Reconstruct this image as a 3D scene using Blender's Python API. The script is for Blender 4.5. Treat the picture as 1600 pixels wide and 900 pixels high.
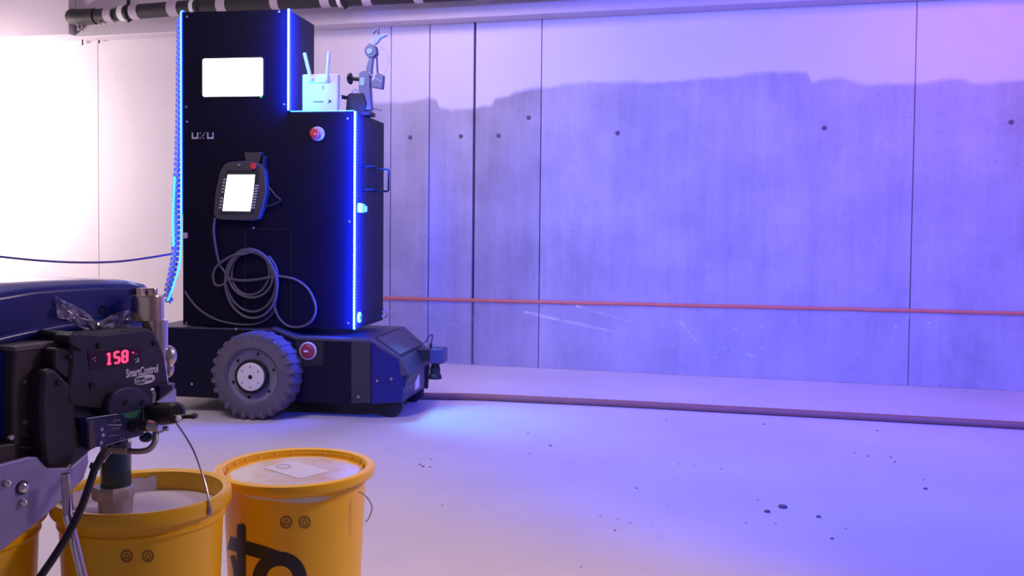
import bpy, bmesh, math, random
from mathutils import Vector, Matrix, noise
R = math.radians
random.seed(7)
for o in list(bpy.data.objects): bpy.data.objects.remove(o)
scn = bpy.context.scene
col = scn.collection

# ------------------------------------------------------------------ camera
FPX = 1450.0; DS = FPX/1155; CAMH = 0.90; YAW = R(14.6); PITCH = R(1.9); ROLL = 0.010; SHIFT = -42/1600
CAMP = Vector((0, 0, CAMH))
_f = Vector((-math.sin(YAW)*math.cos(PITCH), math.cos(YAW)*math.cos(PITCH), -math.sin(PITCH)))
_r = Vector((math.cos(YAW), math.sin(YAW), 0)); _u = _r.cross(_f)
CR = _r*math.cos(ROLL) + _u*math.sin(ROLL); CU = CR.cross(_f); CF = _f
cd = bpy.data.cameras.new('camera'); cam = bpy.data.objects.new('camera', cd); col.objects.link(cam)
cd.sensor_width = 36; cd.lens = 36*FPX/1600; cd.shift_y = SHIFT; cd.clip_start = 0.05
M3 = Matrix((CR, CU, -CF)).transposed(); cam.matrix_world = Matrix.Translation(CAMP) @ M3.to_4x4()
scn.camera = cam
# ------------------------------------------------------------------ world, exposure
w = bpy.data.worlds.new('world'); scn.world = w; w.use_nodes = True
w.node_tree.nodes['Background'].inputs[0].default_value = (0.70, 0.56, 0.98, 1)
w.node_tree.nodes['Background'].inputs[1].default_value = 0.25
scn.view_settings.view_transform = 'Standard'; scn.view_settings.look = 'None'
scn.view_settings.gamma = 1; scn.view_settings.exposure = 0.0

def ray(px, py):
    return (CF + CR*((px-800)/FPX) + CU*((450-py+SHIFT*1600)/FPX))
def at_depth(px, py, d): return CAMP + ray(px, py)*(d*DS)
def floor_pt(px, py, z=0.0):
    r = ray(px, py); t = (z-CAMP.z)/r.z; return CAMP + r*t
YW = floor_pt(700, 568).y                        # the wall's face
def wall_pt(px, py, off=0.0):
    r = ray(px, py); t = (YW-off)/r.y; return CAMP + r*t

# ------------------------------------------------------------------ lights
def area(name, loc, target, sx, sy, power, color, spread=math.pi):
    l = bpy.data.lights.new(name, 'AREA'); l.shape = 'RECTANGLE'; l.size = sx; l.size_y = sy
    l.energy = power; l.color = color; l.spread = spread
    o = bpy.data.objects.new(name, l); col.objects.link(o); o.location = loc
    o.rotation_euler = (Vector(target)-Vector(loc)).to_track_quat('-Z', 'Z').to_euler(); return o
def spot(name, loc, target, power, color, angle, blend=1.0, rad=0.05):
    l = bpy.data.lights.new(name, 'SPOT'); l.energy = power; l.color = color; l.spot_size = R(angle)
    l.spot_blend = blend; l.shadow_soft_size = rad
    o = bpy.data.objects.new(name, l); col.objects.link(o); o.location = loc
    o.rotation_euler = (Vector(target)-Vector(loc)).to_track_quat('-Z', 'Y').to_euler(); return o
WARM = (1.0, 0.84, 0.86)
lp = wall_pt(-190, 190, 0.75)
area('work_light', lp, wall_pt(40, 260), 0.35, 0.35, 55, WARM)
area('warm_fill', (-1.9, 2.0, 2.5), (-0.9, 4.6, 0.2), 0.9, 0.9, 34, WARM)  # added warm fill for floor and wall, not a known lamp
area('wall_fill', wall_pt(560, 330, 1.4)+Vector((0, 0, 1.75)), wall_pt(610, 470), 0.5, 0.5, 17, (1.0, 0.78, 0.84))  # added fill that lifts the wall beside the robot
area('bucket_fill', (0.55, 2.3, 1.6), (-0.45, 1.85, 0.2), 0.3, 0.3, 3.8, (1.0, 0.74, 0.80), R(75))  # added fill for the buckets, no known lamp stands here
area('pink_fill_right', wall_pt(1700, 300, 1.6)+Vector((0, 0, 1.5)), wall_pt(1640, 380), 0.7, 0.7, 16, (1.0, 0.36, 0.50))  # added pink fill for the right end of the wall
BLUE = (0.03, 0.10, 1.0)
spot('unseen_blue_spot', (1.4, 0.6, 2.5), wall_pt(1160, 520), 2300, (0.01, 0.055, 1.0), 69, 1.0, .12)  # unseen blue source off frame, lighting wall and floor

# ------------------------------------------------------------------ materials
def mat(name, c, rough=0.5, metal=0.0, bump=0.0, bscale=60, var=0.0, vscale=8, emit=None, es=0, spec=0.5, coat=0, trans=0, alpha=1):
    m = bpy.data.materials.new(name); m.use_nodes = True; nt = m.node_tree; b = nt.nodes['Principled BSDF']
    b.inputs['Base Color'].default_value = (*c, 1); b.inputs['Roughness'].default_value = rough
    b.inputs['Metallic'].default_value = metal; b.inputs['Specular IOR Level'].default_value = spec
    b.inputs['Coat Weight'].default_value = coat; b.inputs['Transmission Weight'].default_value = trans
    b.inputs['Alpha'].default_value = alpha
    tc = nt.nodes.new('ShaderNodeTexCoord')
    if var:
        n = nt.nodes.new('ShaderNodeTexNoise'); n.inputs['Scale'].default_value = vscale; n.inputs['Detail'].default_value = 5
        nt.links.new(tc.outputs['Object'], n.inputs['Vector'])
        mx = nt.nodes.new('ShaderNodeMix'); mx.data_type = 'RGBA'
        mx.inputs[6].default_value = tuple(max(0, x*(1-var)) for x in c)+(1,); mx.inputs[7].default_value = tuple(min(1, x*(1+var)) for x in c)+(1,)
        nt.links.new(n.outputs['Fac'], mx.inputs[0]); nt.links.new(mx.outputs[2], b.inputs['Base Color'])
    if bump:
        n = nt.nodes.new('ShaderNodeTexNoise'); n.inputs['Scale'].default_value = bscale; n.inputs['Detail'].default_value = 4
        nt.links.new(tc.outputs['Object'], n.inputs['Vector'])
        bp = nt.nodes.new('ShaderNodeBump'); bp.inputs['Strength'].default_value = bump; bp.inputs['Distance'].default_value = 0.004
        nt.links.new(n.outputs['Fac'], bp.inputs['Height']); nt.links.new(bp.outputs[0], b.inputs['Normal'])
    if emit: b.inputs['Emission Color'].default_value = (*emit, 1); b.inputs['Emission Strength'].default_value = es
    return m
K = {}
K['black_panel'] = mat('black_panel', (0.004, 0.003, 0.014), 0.45, spec=0.14, bump=0.05, bscale=120, var=0.15)
K['black_side'] = mat('black_side', (0.006, 0.005, 0.018), 0.45, spec=0.2)
K['grey_hood'] = mat('grey_hood', (0.07, 0.06, 0.085), 0.42, bump=0.03, var=0.1)
K['dark_plastic'] = mat('dark_plastic', (0.017, 0.015, 0.022), 0.45, bump=0.12, bscale=300)
K['pendant_grey'] = mat('pendant_grey', (0.045, 0.04, 0.052), 0.5)
K['rubber'] = mat('rubber', (0.12, 0.10, 0.12), 0.9, bump=0.3, bscale=40, var=0.25, vscale=12)
K['rim_grey'] = mat('rim_grey', (0.21, 0.19, 0.23), 0.55, var=0.1)
K['hub_cream'] = mat('hub_cream', (0.72, 0.68, 0.60), 0.5, var=0.06)
K['black'] = mat('black', (0.012, 0.012, 0.015), 0.5)
K['bore'] = mat('bore', (0.01, 0.01, 0.012), 0.9)
K['chrome'] = mat('chrome', (0.9, 0.85, 0.78), 0.12, 1.0)
K['brass'] = mat('brass', (0.78, 0.66, 0.44), 0.2, 1.0, bump=0.1, bscale=30)
K['steel'] = mat('steel', (0.55, 0.53, 0.52), 0.35, 1.0, bump=0.1)
K['dull_steel'] = mat('dull_steel', (0.45, 0.42, 0.42), 0.55, 0.7, bump=0.4, bscale=80, var=0.3, vscale=30)
K['screen'] = mat('screen', (0.8, 0.85, 0.8), 0.3, emit=(0.88, 1.0, 0.93), es=3.0)
K['green_led'] = mat('green_led', (0.05, 0.5, 0.05), 0.3, emit=(0.05, 1.0, 0.1), es=1.5)
K['led'] = mat('led', (0.5, 0.6, 0.9), 0.3, emit=(0.012, 0.17, 1.0), es=26)
K['led_edge'] = mat('led_edge', (0.1, 0.15, 0.9), 0.3, emit=(0.0, 0.035, 1.0), es=2.2)
K['led_chip'] = mat('led_chip', (0.8, 0.85, 0.9), 0.3, emit=(0.10, 0.42, 1.0), es=30)
K['led_soft'] = mat('led_soft', (0.3, 0.5, 0.9), 0.4, emit=(0.01, 0.32, 1.0), es=2.2)
K['red_seg'] = mat('red_seg', (0.4, 0.0, 0.02), 0.4, emit=(1.0, 0.03, 0.09), es=3.0)
K['red'] = mat('red', (0.62, 0.03, 0.05), 0.4)
K['dark_red'] = mat('dark_red', (0.28, 0.03, 0.05), 0.4)
K['ring_tan'] = mat('ring_tan', (0.55, 0.42, 0.33), 0.5)
K['ring_pale'] = mat('ring_pale', (0.55, 0.45, 0.45), 0.5)
K['white_print'] = mat('white_print', (0.75, 0.75, 0.8), 0.6)
K['grey_print'] = mat('grey_print', (0.42, 0.40, 0.46), 0.6)
K['white_plastic'] = mat('white_plastic', (0.82, 0.82, 0.84), 0.35)
K['cable_grey'] = mat('cable_grey', (0.085, 0.075, 0.095), 0.5)
K['cable_black'] = mat('cable_black', (0.012, 0.012, 0.015), 0.35)
K['cable_blue'] = mat('cable_blue', (0.10, 0.09, 0.30), 0.5)
K['chain'] = mat('chain', (0.05, 0.05, 0.10), 0.4)
K['chain_light'] = mat('chain_light', (0.25, 0.28, 0.4), 0.4)
K['yellow'] = mat('yellow', (0.92, 0.50, 0.006), 0.38, var=0.05, vscale=10, bump=0.03)
K['icon_brown'] = mat('icon_brown', (0.30, 0.15, 0.012), 0.5)
K['black_print'] = mat('black_print', (0.012, 0.012, 0.02), 0.4)
K['paint'] = mat('paint', (0.66, 0.60, 0.66), 0.35, var=0.03)
K['white_paint'] = mat('white_paint', (0.74, 0.68, 0.62), 0.5, var=0.1, vscale=30)
K['foam_black'] = mat('foam_black', (0.022, 0.02, 0.022), 0.6, bump=0.2, bscale=30)
K['tape_grey'] = mat('tape_grey', (0.50, 0.42, 0.46), 0.45)
K['tape_white'] = mat('tape_white', (0.82, 0.80, 0.78), 0.4)
K['orange_tape'] = mat('orange_tape', (0.72, 0.20, 0.10), 0.55, var=0.12, vscale=20)
K['brown_hose'] = mat('brown_hose', (0.30, 0.13, 0.09), 0.55, var=0.15)
K['blue_hood'] = mat('blue_hood', (0.010, 0.028, 0.24), 0.30, bump=0.08, bscale=12, var=0.4, vscale=4, coat=0.4)
K['taupe'] = mat('taupe', (0.065, 0.052, 0.05), 0.45, bump=0.05)
K['taupe_top'] = mat('taupe_top', (0.17, 0.14, 0.14), 0.45)
K['frame_metal'] = mat('frame_metal', (0.34, 0.32, 0.52), 0.42, 0.35, bump=0.06, bscale=20)
K['teal'] = mat('teal', (0.01, 0.06, 0.11), 0.22, 0.2, coat=0.5)
K['panel_blue'] = mat('panel_blue', (0.02, 0.022, 0.10), 0.4)
K['green_print'] = mat('green_print', (0.04, 0.22, 0.10), 0.5)
K['crumb'] = mat('crumb', (0.13, 0.10, 0.10), 0.9, var=0.3, vscale=40)
K['mast_grey'] = mat('mast_grey', (0.16, 0.17, 0.30), 0.4, 0.2)
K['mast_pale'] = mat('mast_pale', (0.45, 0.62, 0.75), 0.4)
K['pink_chip'] = mat('pink_chip', (0.5, 0.35, 0.45), 0.5)
K['beam_paint'] = mat('beam_paint', (0.60, 0.54, 0.58), 0.75, bump=0.1, var=0.06, vscale=3)

def film_mat(name, dens, rough, tint):
    m = bpy.data.materials.new(name); m.use_nodes = True; nt = m.node_tree; nt.nodes.remove(nt.nodes['Principled BSDF'])
    out = nt.nodes['Material Output']; tr = nt.nodes.new('ShaderNodeBsdfTransparent'); gl = nt.nodes.new('ShaderNodeBsdfGlossy')
    df = nt.nodes.new('ShaderNodeBsdfDiffuse'); df.inputs[0].default_value = (*tint, 1); gl.inputs['Roughness'].default_value = rough
    gl.inputs['Color'].default_value = (0.9, 0.9, 0.95, 1)
    m1 = nt.nodes.new('ShaderNodeMixShader'); m1.inputs[0].default_value = 0.35
    nt.links.new(df.outputs[0], m1.inputs[1]); nt.links.new(gl.outputs[0], m1.inputs[2])
    m2 = nt.nodes.new('ShaderNodeMixShader'); m2.inputs[0].default_value = dens
    nt.links.new(tr.outputs[0], m2.inputs[1]); nt.links.new(m1.outputs[0], m2.inputs[2]); nt.links.new(m2.outputs[0], out.inputs[0])
    return m
K['film'] = film_mat('film', 0.13, 0.22, (0.8, 0.76, 0.8))
K['film_bag'] = film_mat('film_bag', 0.62, 0.25, (0.55, 0.52, 0.62))

def wall_material(dark):
    m = bpy.data.materials.new('wall_concrete'); m.use_nodes = True; nt = m.node_tree; N = nt.nodes; L = nt.links; b = N['Principled BSDF']
    tc = N.new('ShaderNodeTexCoord'); sp = N.new('ShaderNodeSeparateXYZ'); L.new(tc.outputs['Object'], sp.inputs[0])
    X0, X1 = wall_pt(520, 300).x, wall_pt(1720, 300).x
    mr = N.new('ShaderNodeMapRange'); mr.inputs['From Min'].default_value = X0; mr.inputs['From Max'].default_value = X1
    n0 = N.new('ShaderNodeTexNoise'); n0.inputs['Scale'].default_value = 5; n0.inputs['Detail'].default_value = 6; L.new(tc.outputs['Object'], n0.inputs['Vector'])
    L.new(sp.outputs[0], mr.inputs['Value'])
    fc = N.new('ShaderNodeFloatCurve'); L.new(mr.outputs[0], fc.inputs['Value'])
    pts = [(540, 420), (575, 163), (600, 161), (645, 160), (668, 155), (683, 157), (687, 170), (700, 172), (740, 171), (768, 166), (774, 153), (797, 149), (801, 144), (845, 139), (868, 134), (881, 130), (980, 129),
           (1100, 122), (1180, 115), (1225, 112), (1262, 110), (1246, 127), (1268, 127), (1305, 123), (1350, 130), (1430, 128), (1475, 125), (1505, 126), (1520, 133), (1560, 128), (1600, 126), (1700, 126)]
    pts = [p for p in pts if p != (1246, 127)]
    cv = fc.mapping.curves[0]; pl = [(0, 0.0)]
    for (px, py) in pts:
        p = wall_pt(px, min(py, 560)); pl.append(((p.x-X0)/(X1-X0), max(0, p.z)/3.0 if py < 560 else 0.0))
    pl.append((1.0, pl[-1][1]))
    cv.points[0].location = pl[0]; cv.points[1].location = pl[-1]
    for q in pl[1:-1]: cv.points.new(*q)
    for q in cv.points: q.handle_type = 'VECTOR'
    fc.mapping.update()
    def math_(op, a, b_=None, v=None):
        n = N.new('ShaderNodeMath'); n.operation = op
        if hasattr(a, 'links'): L.new(a, n.inputs[0])
        else: n.inputs[0].default_value = a
        if b_ is not None: L.new(b_, n.inputs[1])
        elif v is not None: n.inputs[1].default_value = v
        return n.outputs[0]
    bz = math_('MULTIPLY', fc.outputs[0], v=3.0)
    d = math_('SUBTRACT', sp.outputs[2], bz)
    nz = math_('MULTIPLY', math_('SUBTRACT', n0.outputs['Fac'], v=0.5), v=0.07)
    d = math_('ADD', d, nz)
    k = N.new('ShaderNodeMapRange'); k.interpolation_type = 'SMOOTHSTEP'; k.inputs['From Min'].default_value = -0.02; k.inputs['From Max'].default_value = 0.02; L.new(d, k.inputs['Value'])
    # concrete: blotches and vertical streaks
    mp = N.new('ShaderNodeMapping'); mp.inputs['Scale'].default_value = (9, 1, 0.7); L.new(tc.outputs['Object'], mp.inputs[0])
    s1 = N.new('ShaderNodeTexNoise'); s1.inputs['Scale'].default_value = 1.6; s1.inputs['Detail'].default_value = 8; s1.inputs['Roughness'].default_value = 0.65; L.new(mp.outputs[0], s1.inputs['Vector'])
    s2 = N.new('ShaderNodeTexNoise'); s2.inputs['Scale'].default_value = 2.2; s2.inputs['Detail'].default_value = 9; s2.inputs['Roughness'].default_value = 0.6; L.new(tc.outputs['Object'], s2.inputs['Vector'])
    s3 = N.new('ShaderNodeTexNoise'); s3.inputs['Scale'].default_value = 45; s3.inputs['Detail'].default_value = 4; L.new(tc.outputs['Object'], s3.inputs['Vector'])
    r1 = N.new('ShaderNodeValToRGB'); r1.color_ramp.elements[0].position = 0.36; r1.color_ramp.elements[1].position = 0.64
    c = 0.48*(0.86 if dark else 1.0)
    r1.color_ramp.elements[0].color = (c*0.76, c*0.71, c*0.70, 1); r1.color_ramp.elements[1].color = (c*1.15, c*1.08, c*1.05, 1); 
    a = math_('ADD', math_('MULTIPLY', s1.outputs['Fac'], v=0.33), math_('MULTIPLY', s2.outputs['Fac'], v=0.67)); L.new(a, r1.inputs[0])
    # dark pores
    pr = N.new('ShaderNodeMapRange'); pr.inputs['From Min'].default_value = 0.62; pr.inputs['From Max'].default_value = 0.72; L.new(s3.outputs['Fac'], pr.inputs['Value'])
    mx0 = N.new('ShaderNodeMix'); mx0.data_type = 'RGBA'; mx0.blend_type = 'MULTIPLY'; L.new(r1.outputs[0], mx0.inputs[6]); mx0.inputs[7].default_value = (0.6, 0.57, 0.6, 1); L.new(math_('MULTIPLY', pr.outputs[0], v=0.7), mx0.inputs[0])
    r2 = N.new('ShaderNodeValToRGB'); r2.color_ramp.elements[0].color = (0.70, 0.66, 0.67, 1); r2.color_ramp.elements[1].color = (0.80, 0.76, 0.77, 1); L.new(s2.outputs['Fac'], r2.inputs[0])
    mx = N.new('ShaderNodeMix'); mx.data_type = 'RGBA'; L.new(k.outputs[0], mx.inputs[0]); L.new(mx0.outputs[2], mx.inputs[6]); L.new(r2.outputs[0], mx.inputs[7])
    L.new(mx.outputs[2], b.inputs['Base Color']); b.inputs['Roughness'].default_value = 0.75; b.inputs['Specular IOR Level'].default_value = 0.25
    bp = N.new('ShaderNodeBump'); bp.inputs['Strength'].default_value = 0.25; bp.inputs['Distance'].default_value = 0.004; L.new(s3.outputs['Fac'], bp.inputs['Height']); L.new(bp.outputs[0], b.inputs['Normal'])
    return m
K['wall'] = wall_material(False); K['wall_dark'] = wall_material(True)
def floor_material():
    m = bpy.data.materials.new('floor_screed'); m.use_nodes = True; nt = m.node_tree; N = nt.nodes; L = nt.links; b = N['Principled BSDF']
    tc = N.new('ShaderNodeTexCoord')
    a = N.new('ShaderNodeTexNoise'); a.inputs['Scale'].default_value = 1.3; a.inputs['Detail'].default_value = 8; L.new(tc.outputs['Object'], a.inputs['Vector'])
    r = N.new('ShaderNodeValToRGB'); r.color_ramp.elements[0].position = 0.3; r.color_ramp.elements[1].position = 0.7
    r.color_ramp.elements[0].color = (0.60, 0.54, 0.54, 1); r.color_ramp.elements[1].color = (0.70, 0.635, 0.63, 1); L.new(a.outputs['Fac'], r.inputs[0])
    s = N.new('ShaderNodeTexNoise'); s.inputs['Scale'].default_value = 9; s.inputs['Detail'].default_value = 10; s.inputs['Roughness'].default_value = 0.75; L.new(tc.outputs['Object'], s.inputs['Vector'])
    k = N.new('ShaderNodeMapRange'); k.inputs['From Min'].default_value = 0.60; k.inputs['From Max'].default_value = 0.74; k.inputs['To Max'].default_value = 0.45; L.new(s.outputs['Fac'], k.inputs['Value'])
    mx = N.new('ShaderNodeMix'); mx.data_type = 'RGBA'; mx.blend_type = 'MULTIPLY'; L.new(k.outputs[0], mx.inputs[0]); L.new(r.outputs[0], mx.inputs[6]); mx.inputs[7].default_value = (0.55, 0.5, 0.52, 1)
    L.new(mx.outputs[2], b.inputs['Base Color']); b.inputs['Roughness'].default_value = 0.55; b.inputs['Specular IOR Level'].default_value = 0.35
    bp = N.new('ShaderNodeBump'); bp.inputs['Strength'].default_value = 0.12; bp.inputs['Distance'].default_value = 0.003; L.new(s.outputs['Fac'], bp.inputs['Height']); L.new(bp.outputs[0], b.inputs['Normal'])
    return m
K['floor'] = floor_material()

# ------------------------------------------------------------------ mesh builder
class MB:
    def __init__(s): s.v = []; s.f = []
    def add(s, vs, fs):
        n = len(s.v); s.v += [tuple(p) for p in vs]; s.f += [tuple(i+n for i in f) for f in fs]; return s
    def box(s, x0, x1, y0, y1, z0, z1):
        return s.add([(x0,y0,z0),(x1,y0,z0),(x1,y1,z0),(x0,y1,z0),(x0,y0,z1),(x1,y0,z1),(x1,y1,z1),(x0,y1,z1)],
                     [(0,3,2,1),(4,5,6,7),(0,1,5,4),(1,2,6,5),(2,3,7,6),(3,0,4,7)])
    def prism(s, pts, y0, y1):                       # pts: (x, z) outline, extruded along y
        a = sum(pts[i][0]*pts[(i+1) % len(pts)][1]-pts[(i+1) % len(pts)][0]*pts[i][1] for i in range(len(pts)))
        if a < 0: pts = pts[::-1]
        n = len(pts); vs = [(p[0], y0, p[1]) for p in pts]+[(p[0], y1, p[1]) for p in pts]
        return s.add(vs, [tuple(range(n)), tuple(range(2*n-1, n-1, -1))]+[((i+1) % n, i, n+i, n+(i+1) % n) for i in range(n)])
    def cyl(s, p0, p1, r0, r1=None, n=24):
        return s.lathe(p0, Vector(p1)-Vector(p0), [(0, 0), (r0, 0), (r0 if r1 is None else r1, 1), (0, 1)], n, True)
    def lathe(s, base, axis, prof, n=32, unit=False):   # prof: (radius, distance along the axis)
        base = Vector(base); axis = Vector(axis); Ln = axis.length if unit else 1.0; w_ = axis.normalized()
        t = Vector((1, 0, 0)) if abs(w_.x) < 0.9 else Vector((0, 1, 0)); a = w_.cross(t).normalized(); b = w_.cross(a)
        rows = []
        for (r, h) in prof:
            c = base+w_*(h*Ln)
            if r < 1e-6: rows.append([len(s.v)]); s.v.append(tuple(c))
            else:
                rows.append(list(range(len(s.v), len(s.v)+n)))
                for i in range(n): q = 2*math.pi*i/n; s.v.append(tuple(c+a*(r*math.cos(q))+b*(r*math.sin(q))))
        for A, B in zip(rows, rows[1:]):
            for i in range(n):
                j = (i+1) % n
                if len(A) == 1 and len(B) == 1: continue
                if len(A) == 1: s.f.append((A[0], B[j], B[i]))
                elif len(B) == 1: s.f.append((A[i], A[j], B[0]))
                else: s.f.append((A[i], A[j], B[j], B[i]))
        return s
    def tube(s, pts, r, n=10, smooth=6, closed=False):
        P = [Vector(p) for p in pts]
        if smooth and len(P) > 2:
            Q = []; m = len(P); rng = m if closed else m-1
            for i in range(rng):
                g = (lambda k: P[k % m]) if closed else (lambda k: P[max(0, min(m-1, k))])
                a, b, c, d = g(i-1), g(i), g(i+1), g(i+2)
                for k in range(smooth):
                    t = k/smooth; Q.append(0.5*((2*b)+(c-a)*t+(2*a-5*b+4*c-d)*t*t+(3*b-a-3*c+d)*t**3))
            if not closed: Q.append(P[-1])
            P = Q
        m = len(P); prev = None; rows = []
        for i, p in enumerate(P):
            if closed: d = (P[(i+1) % m]-P[i-1])
            else: d = P[min(m-1, i+1)]-P[max(0, i-1)]
            d = d.normalized() if d.length > 1e-9 else Vector((0, 0, 1))
            if prev is None: t = Vector((0, 0, 1)) if abs(d.z) < 0.9 else Vector((1, 0, 0)); a = d.cross(t).normalized()
            else: a = (prev-d*prev.dot(d)).normalized()
            prev = a; b = d.cross(a); rr = r(i/(m-1)) if callable(r) else r
            rows.append(list(range(len(s.v), len(s.v)+n)))
            for k in range(n): q = 2*math.pi*k/n; s.v.append(tuple(p+a*(rr*math.cos(q))+b*(rr*math.sin(q))))
        for A, B in (list(zip(rows, rows[1:]))+([(rows[-1], rows[0])] if closed else [])):
            for k in range(n): s.f.append((A[k], A[(k+1) % n], B[(k+1) % n], B[k]))
        if not closed: s.f.append(tuple(rows[0][::-1])); s.f.append(tuple(rows[-1]))
        return s
    def sphere(s, c, r, n=16, sc=(1, 1, 1)):
        k = len(s.v); m = n//2
        s.lathe((0, 0, 0), (0, 0, 1), [(math.sin(math.pi*i/m)*1.0, -math.cos(math.pi*i/m)) for i in range(m+1)], n)
        for i in range(k, len(s.v)): v = s.v[i]; s.v[i] = (c[0]+v[0]*r*sc[0], c[1]+v[1]*r*sc[1], c[2]+v[2]*r*sc[2])
        return s
    def build(s, name, m, parent=None, bevel=0.0, seg=2, label=None, kind=None, angle=35):
        me = bpy.data.meshes.new(name); me.from_pydata(s.v, [], s.f); me.update()
        bm = bmesh.new(); bm.from_mesh(me); bmesh.ops.recalc_face_normals(bm, faces=bm.faces); bm.to_mesh(me); bm.free()
        me.materials.append(K[m] if isinstance(m, str) else m)
        for p in me.polygons: p.use_smooth = True
        me.set_sharp_from_angle(angle=R(angle))
        o = bpy.data.objects.new(name, me); col.objects.link(o)
        if parent: o.parent = parent
        if bevel:
            b = o.modifiers.new('bevel', 'BEVEL'); b.width = bevel; b.segments = seg; b.limit_method = 'ANGLE'; b.angle_limit = R(30); b.harden_normals = False
        if label: o['label'] = label
        if kind: o['kind'] = kind
        return o
def tag(o, label=None, cat=None, group=None, kind=None):
    for k, v in (('label', label), ('category', cat), ('group', group), ('kind', kind)):
        if v: o[k] = v
    return o
class Frame:                                    # a thing's own upright axes: x along its face, y into it, z up
    def __init__(s, o, ang): s.o = Vector(o); s.a = ang; s.M = Matrix.Rotation(ang, 3, 'Z'); s.Mi = s.M.inverted()
    def loc(s, p): return s.Mi @ (Vector(p)-s.o)
    def wor(s, p): return s.M @ Vector(p)+s.o
    def px(s, x, y, v=0.0):                     # where the sight line through a pixel meets the plane y = v
        c = s.loc(CAMP); d = s.Mi @ ray(x, y); return c+d*((v-c.y)/d.y)
    def poly(s, pts, v=0.0): return [(q.x, q.z) for q in (s.px(x, y, v) for x, y in pts)]
    def empty(s, name):
        e = bpy.data.objects.new(name, None); e.empty_display_size = 0.1; col.objects.link(e); e.location = s.o; e.rotation_euler = (0, 0, s.a); return e
def text_mb(body, size, offset=0.0, ext=0.0002, align='LEFT'):
    cu = bpy.data.curves.new('t', 'FONT'); cu.body = body; cu.size = size; cu.extrude = ext; cu.offset = offset; cu.align_x = align
    cu.resolution_u = 3
    o = bpy.data.objects.new('t', cu); col.objects.link(o); dg = bpy.context.evaluated_depsgraph_get(); dg.update()
    me = bpy.data.meshes.new_from_object(o.evaluated_get(dg)); bpy.data.objects.remove(o)
    mb = MB(); mb.add([v.co.copy() for v in me.vertices], [tuple(p.vertices) for p in me.polygons]); return mb
def lay_text(mb, x, y, z, slope=0.0, sx=1.0, italic=0.0):  # text plane XY -> local XZ plane facing -y
    out = MB(); out.f = mb.f
    for (a, b, c) in mb.v:
        a = a*sx+b*italic; out.v.append((x+a, y-c, z+b+a*slope))
    return out

# ================================================================== STRUCTURE
ceil_z = wall_pt(742, 35).z
XL, XR = -7.0, 4.2
f = MB(); f.box(XL, XR, -3.5, YW+0.3, -0.15, 0.0); f.build('floor', 'floor', kind='structure')
wb = MB(); wb.box(XL, XR, YW+0.026, YW+0.3, 0.0, 3.0); wall = wb.build('wall_back', mat('joint_filler', (.10, .085, .10), .9), kind='structure')
seams = [(-330, .006), (154, .004), (300, .004), (470, .004), (610, .006), (670, .007), (740, .017), (844, .006), (1426, .0045)]
xs = [(wall_pt(p, 300).x, w_) for p, w_ in seams]
edges = [(XL, 0)]+xs+[(XR, 0)]
for i in range(len(edges)-1):
    a, wa = edges[i]; b, wb_ = edges[i+1]
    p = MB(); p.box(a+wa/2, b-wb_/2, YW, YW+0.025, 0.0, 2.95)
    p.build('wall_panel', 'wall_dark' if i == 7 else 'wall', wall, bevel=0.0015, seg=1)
for (px, py) in [(641, 215), (720, 213), (779, 212), (826, 184), (965, 208), (1288, 200), (1580, 191)]:
    q = wall_pt(px, py); p = MB()
    p.lathe((q.x, YW-0.0015, q.z), (0, 1, 0), [(0, 0), (0.011, 0), (0.015, 0.001), (0.017, 0.003)], 14)
    p.build('tie_hole_disc', mat('hole_shade', (0.13, 0.11, 0.13), 0.9), wall)  # dark disc paints the shade inside an open tie hole
# ceiling slab, the shallow downstand beam over the wall and a dropped slab at the left
c = MB(); c.box(XL, XR, -3.5, YW+0.3, 3.0, 3.15); c.build('ceiling', 'beam_paint', kind='structure')
bx0 = wall_pt(118, 60, 0.14).x
c = MB(); c.box(bx0, XR, YW-0.14, YW+0.01, ceil_z, 3.0); c.build('trim_1', 'beam_paint', bevel=0.006, kind='structure')
c = MB(); c.box(XL, bx0-0.003, YW-0.20, YW+0.01, ceil_z+0.01, 3.0); c.build('trim_2', 'beam_paint', bevel=0.006, kind='structure')
c = MB(); c.box(XL-0.2, XL, -3.5, YW+0.3, 0, 3.0); c.build('wall_left', 'beam_paint', kind='structure')
c = MB(); c.box(XR, XR+0.2, -3.5, YW+0.3, 0, 3.0); c.build('wall_right', 'beam_paint', kind='structure')

# orange tape and film on the wall
def tape_z(x): return tz0.z+(tz1.z-tz0.z)*(x-tz0.x)/(tz1.x-tz0.x)
tz0 = wall_pt(600, 466, 0.004); tz1 = wall_pt(1600, 490, 0.004)
t = MB(); n = 40; vs = []
xa, xb = wall_pt(480, 400).x, XR-0.02
for i in range(n+1):
    x = xa+(xb-xa)*i/n; z = tape_z(x)+random.uniform(-1, 1)*0.0015
    vs += [(x, YW-0.002, z-0.012), (x, YW-0.010, z-0.008), (x, YW-0.013, z), (x, YW-0.010, z+0.008), (x, YW-0.002, z+0.012)]
t.add(vs, [(5*i+k, 5*i+5+k, 5*i+6+k, 5*i+1+k) for i in range(n) for k in range(4)]+[(5*i+4, 5*i+9, 5*i+5, 5*i) for i in range(n)])
tag(t.build('masking_tape', 'orange_tape'), 'long orange tape stuck level across the unpainted concrete wall', 'tape')
nx, nz = 640, 56; vs = []
creases = []
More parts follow.
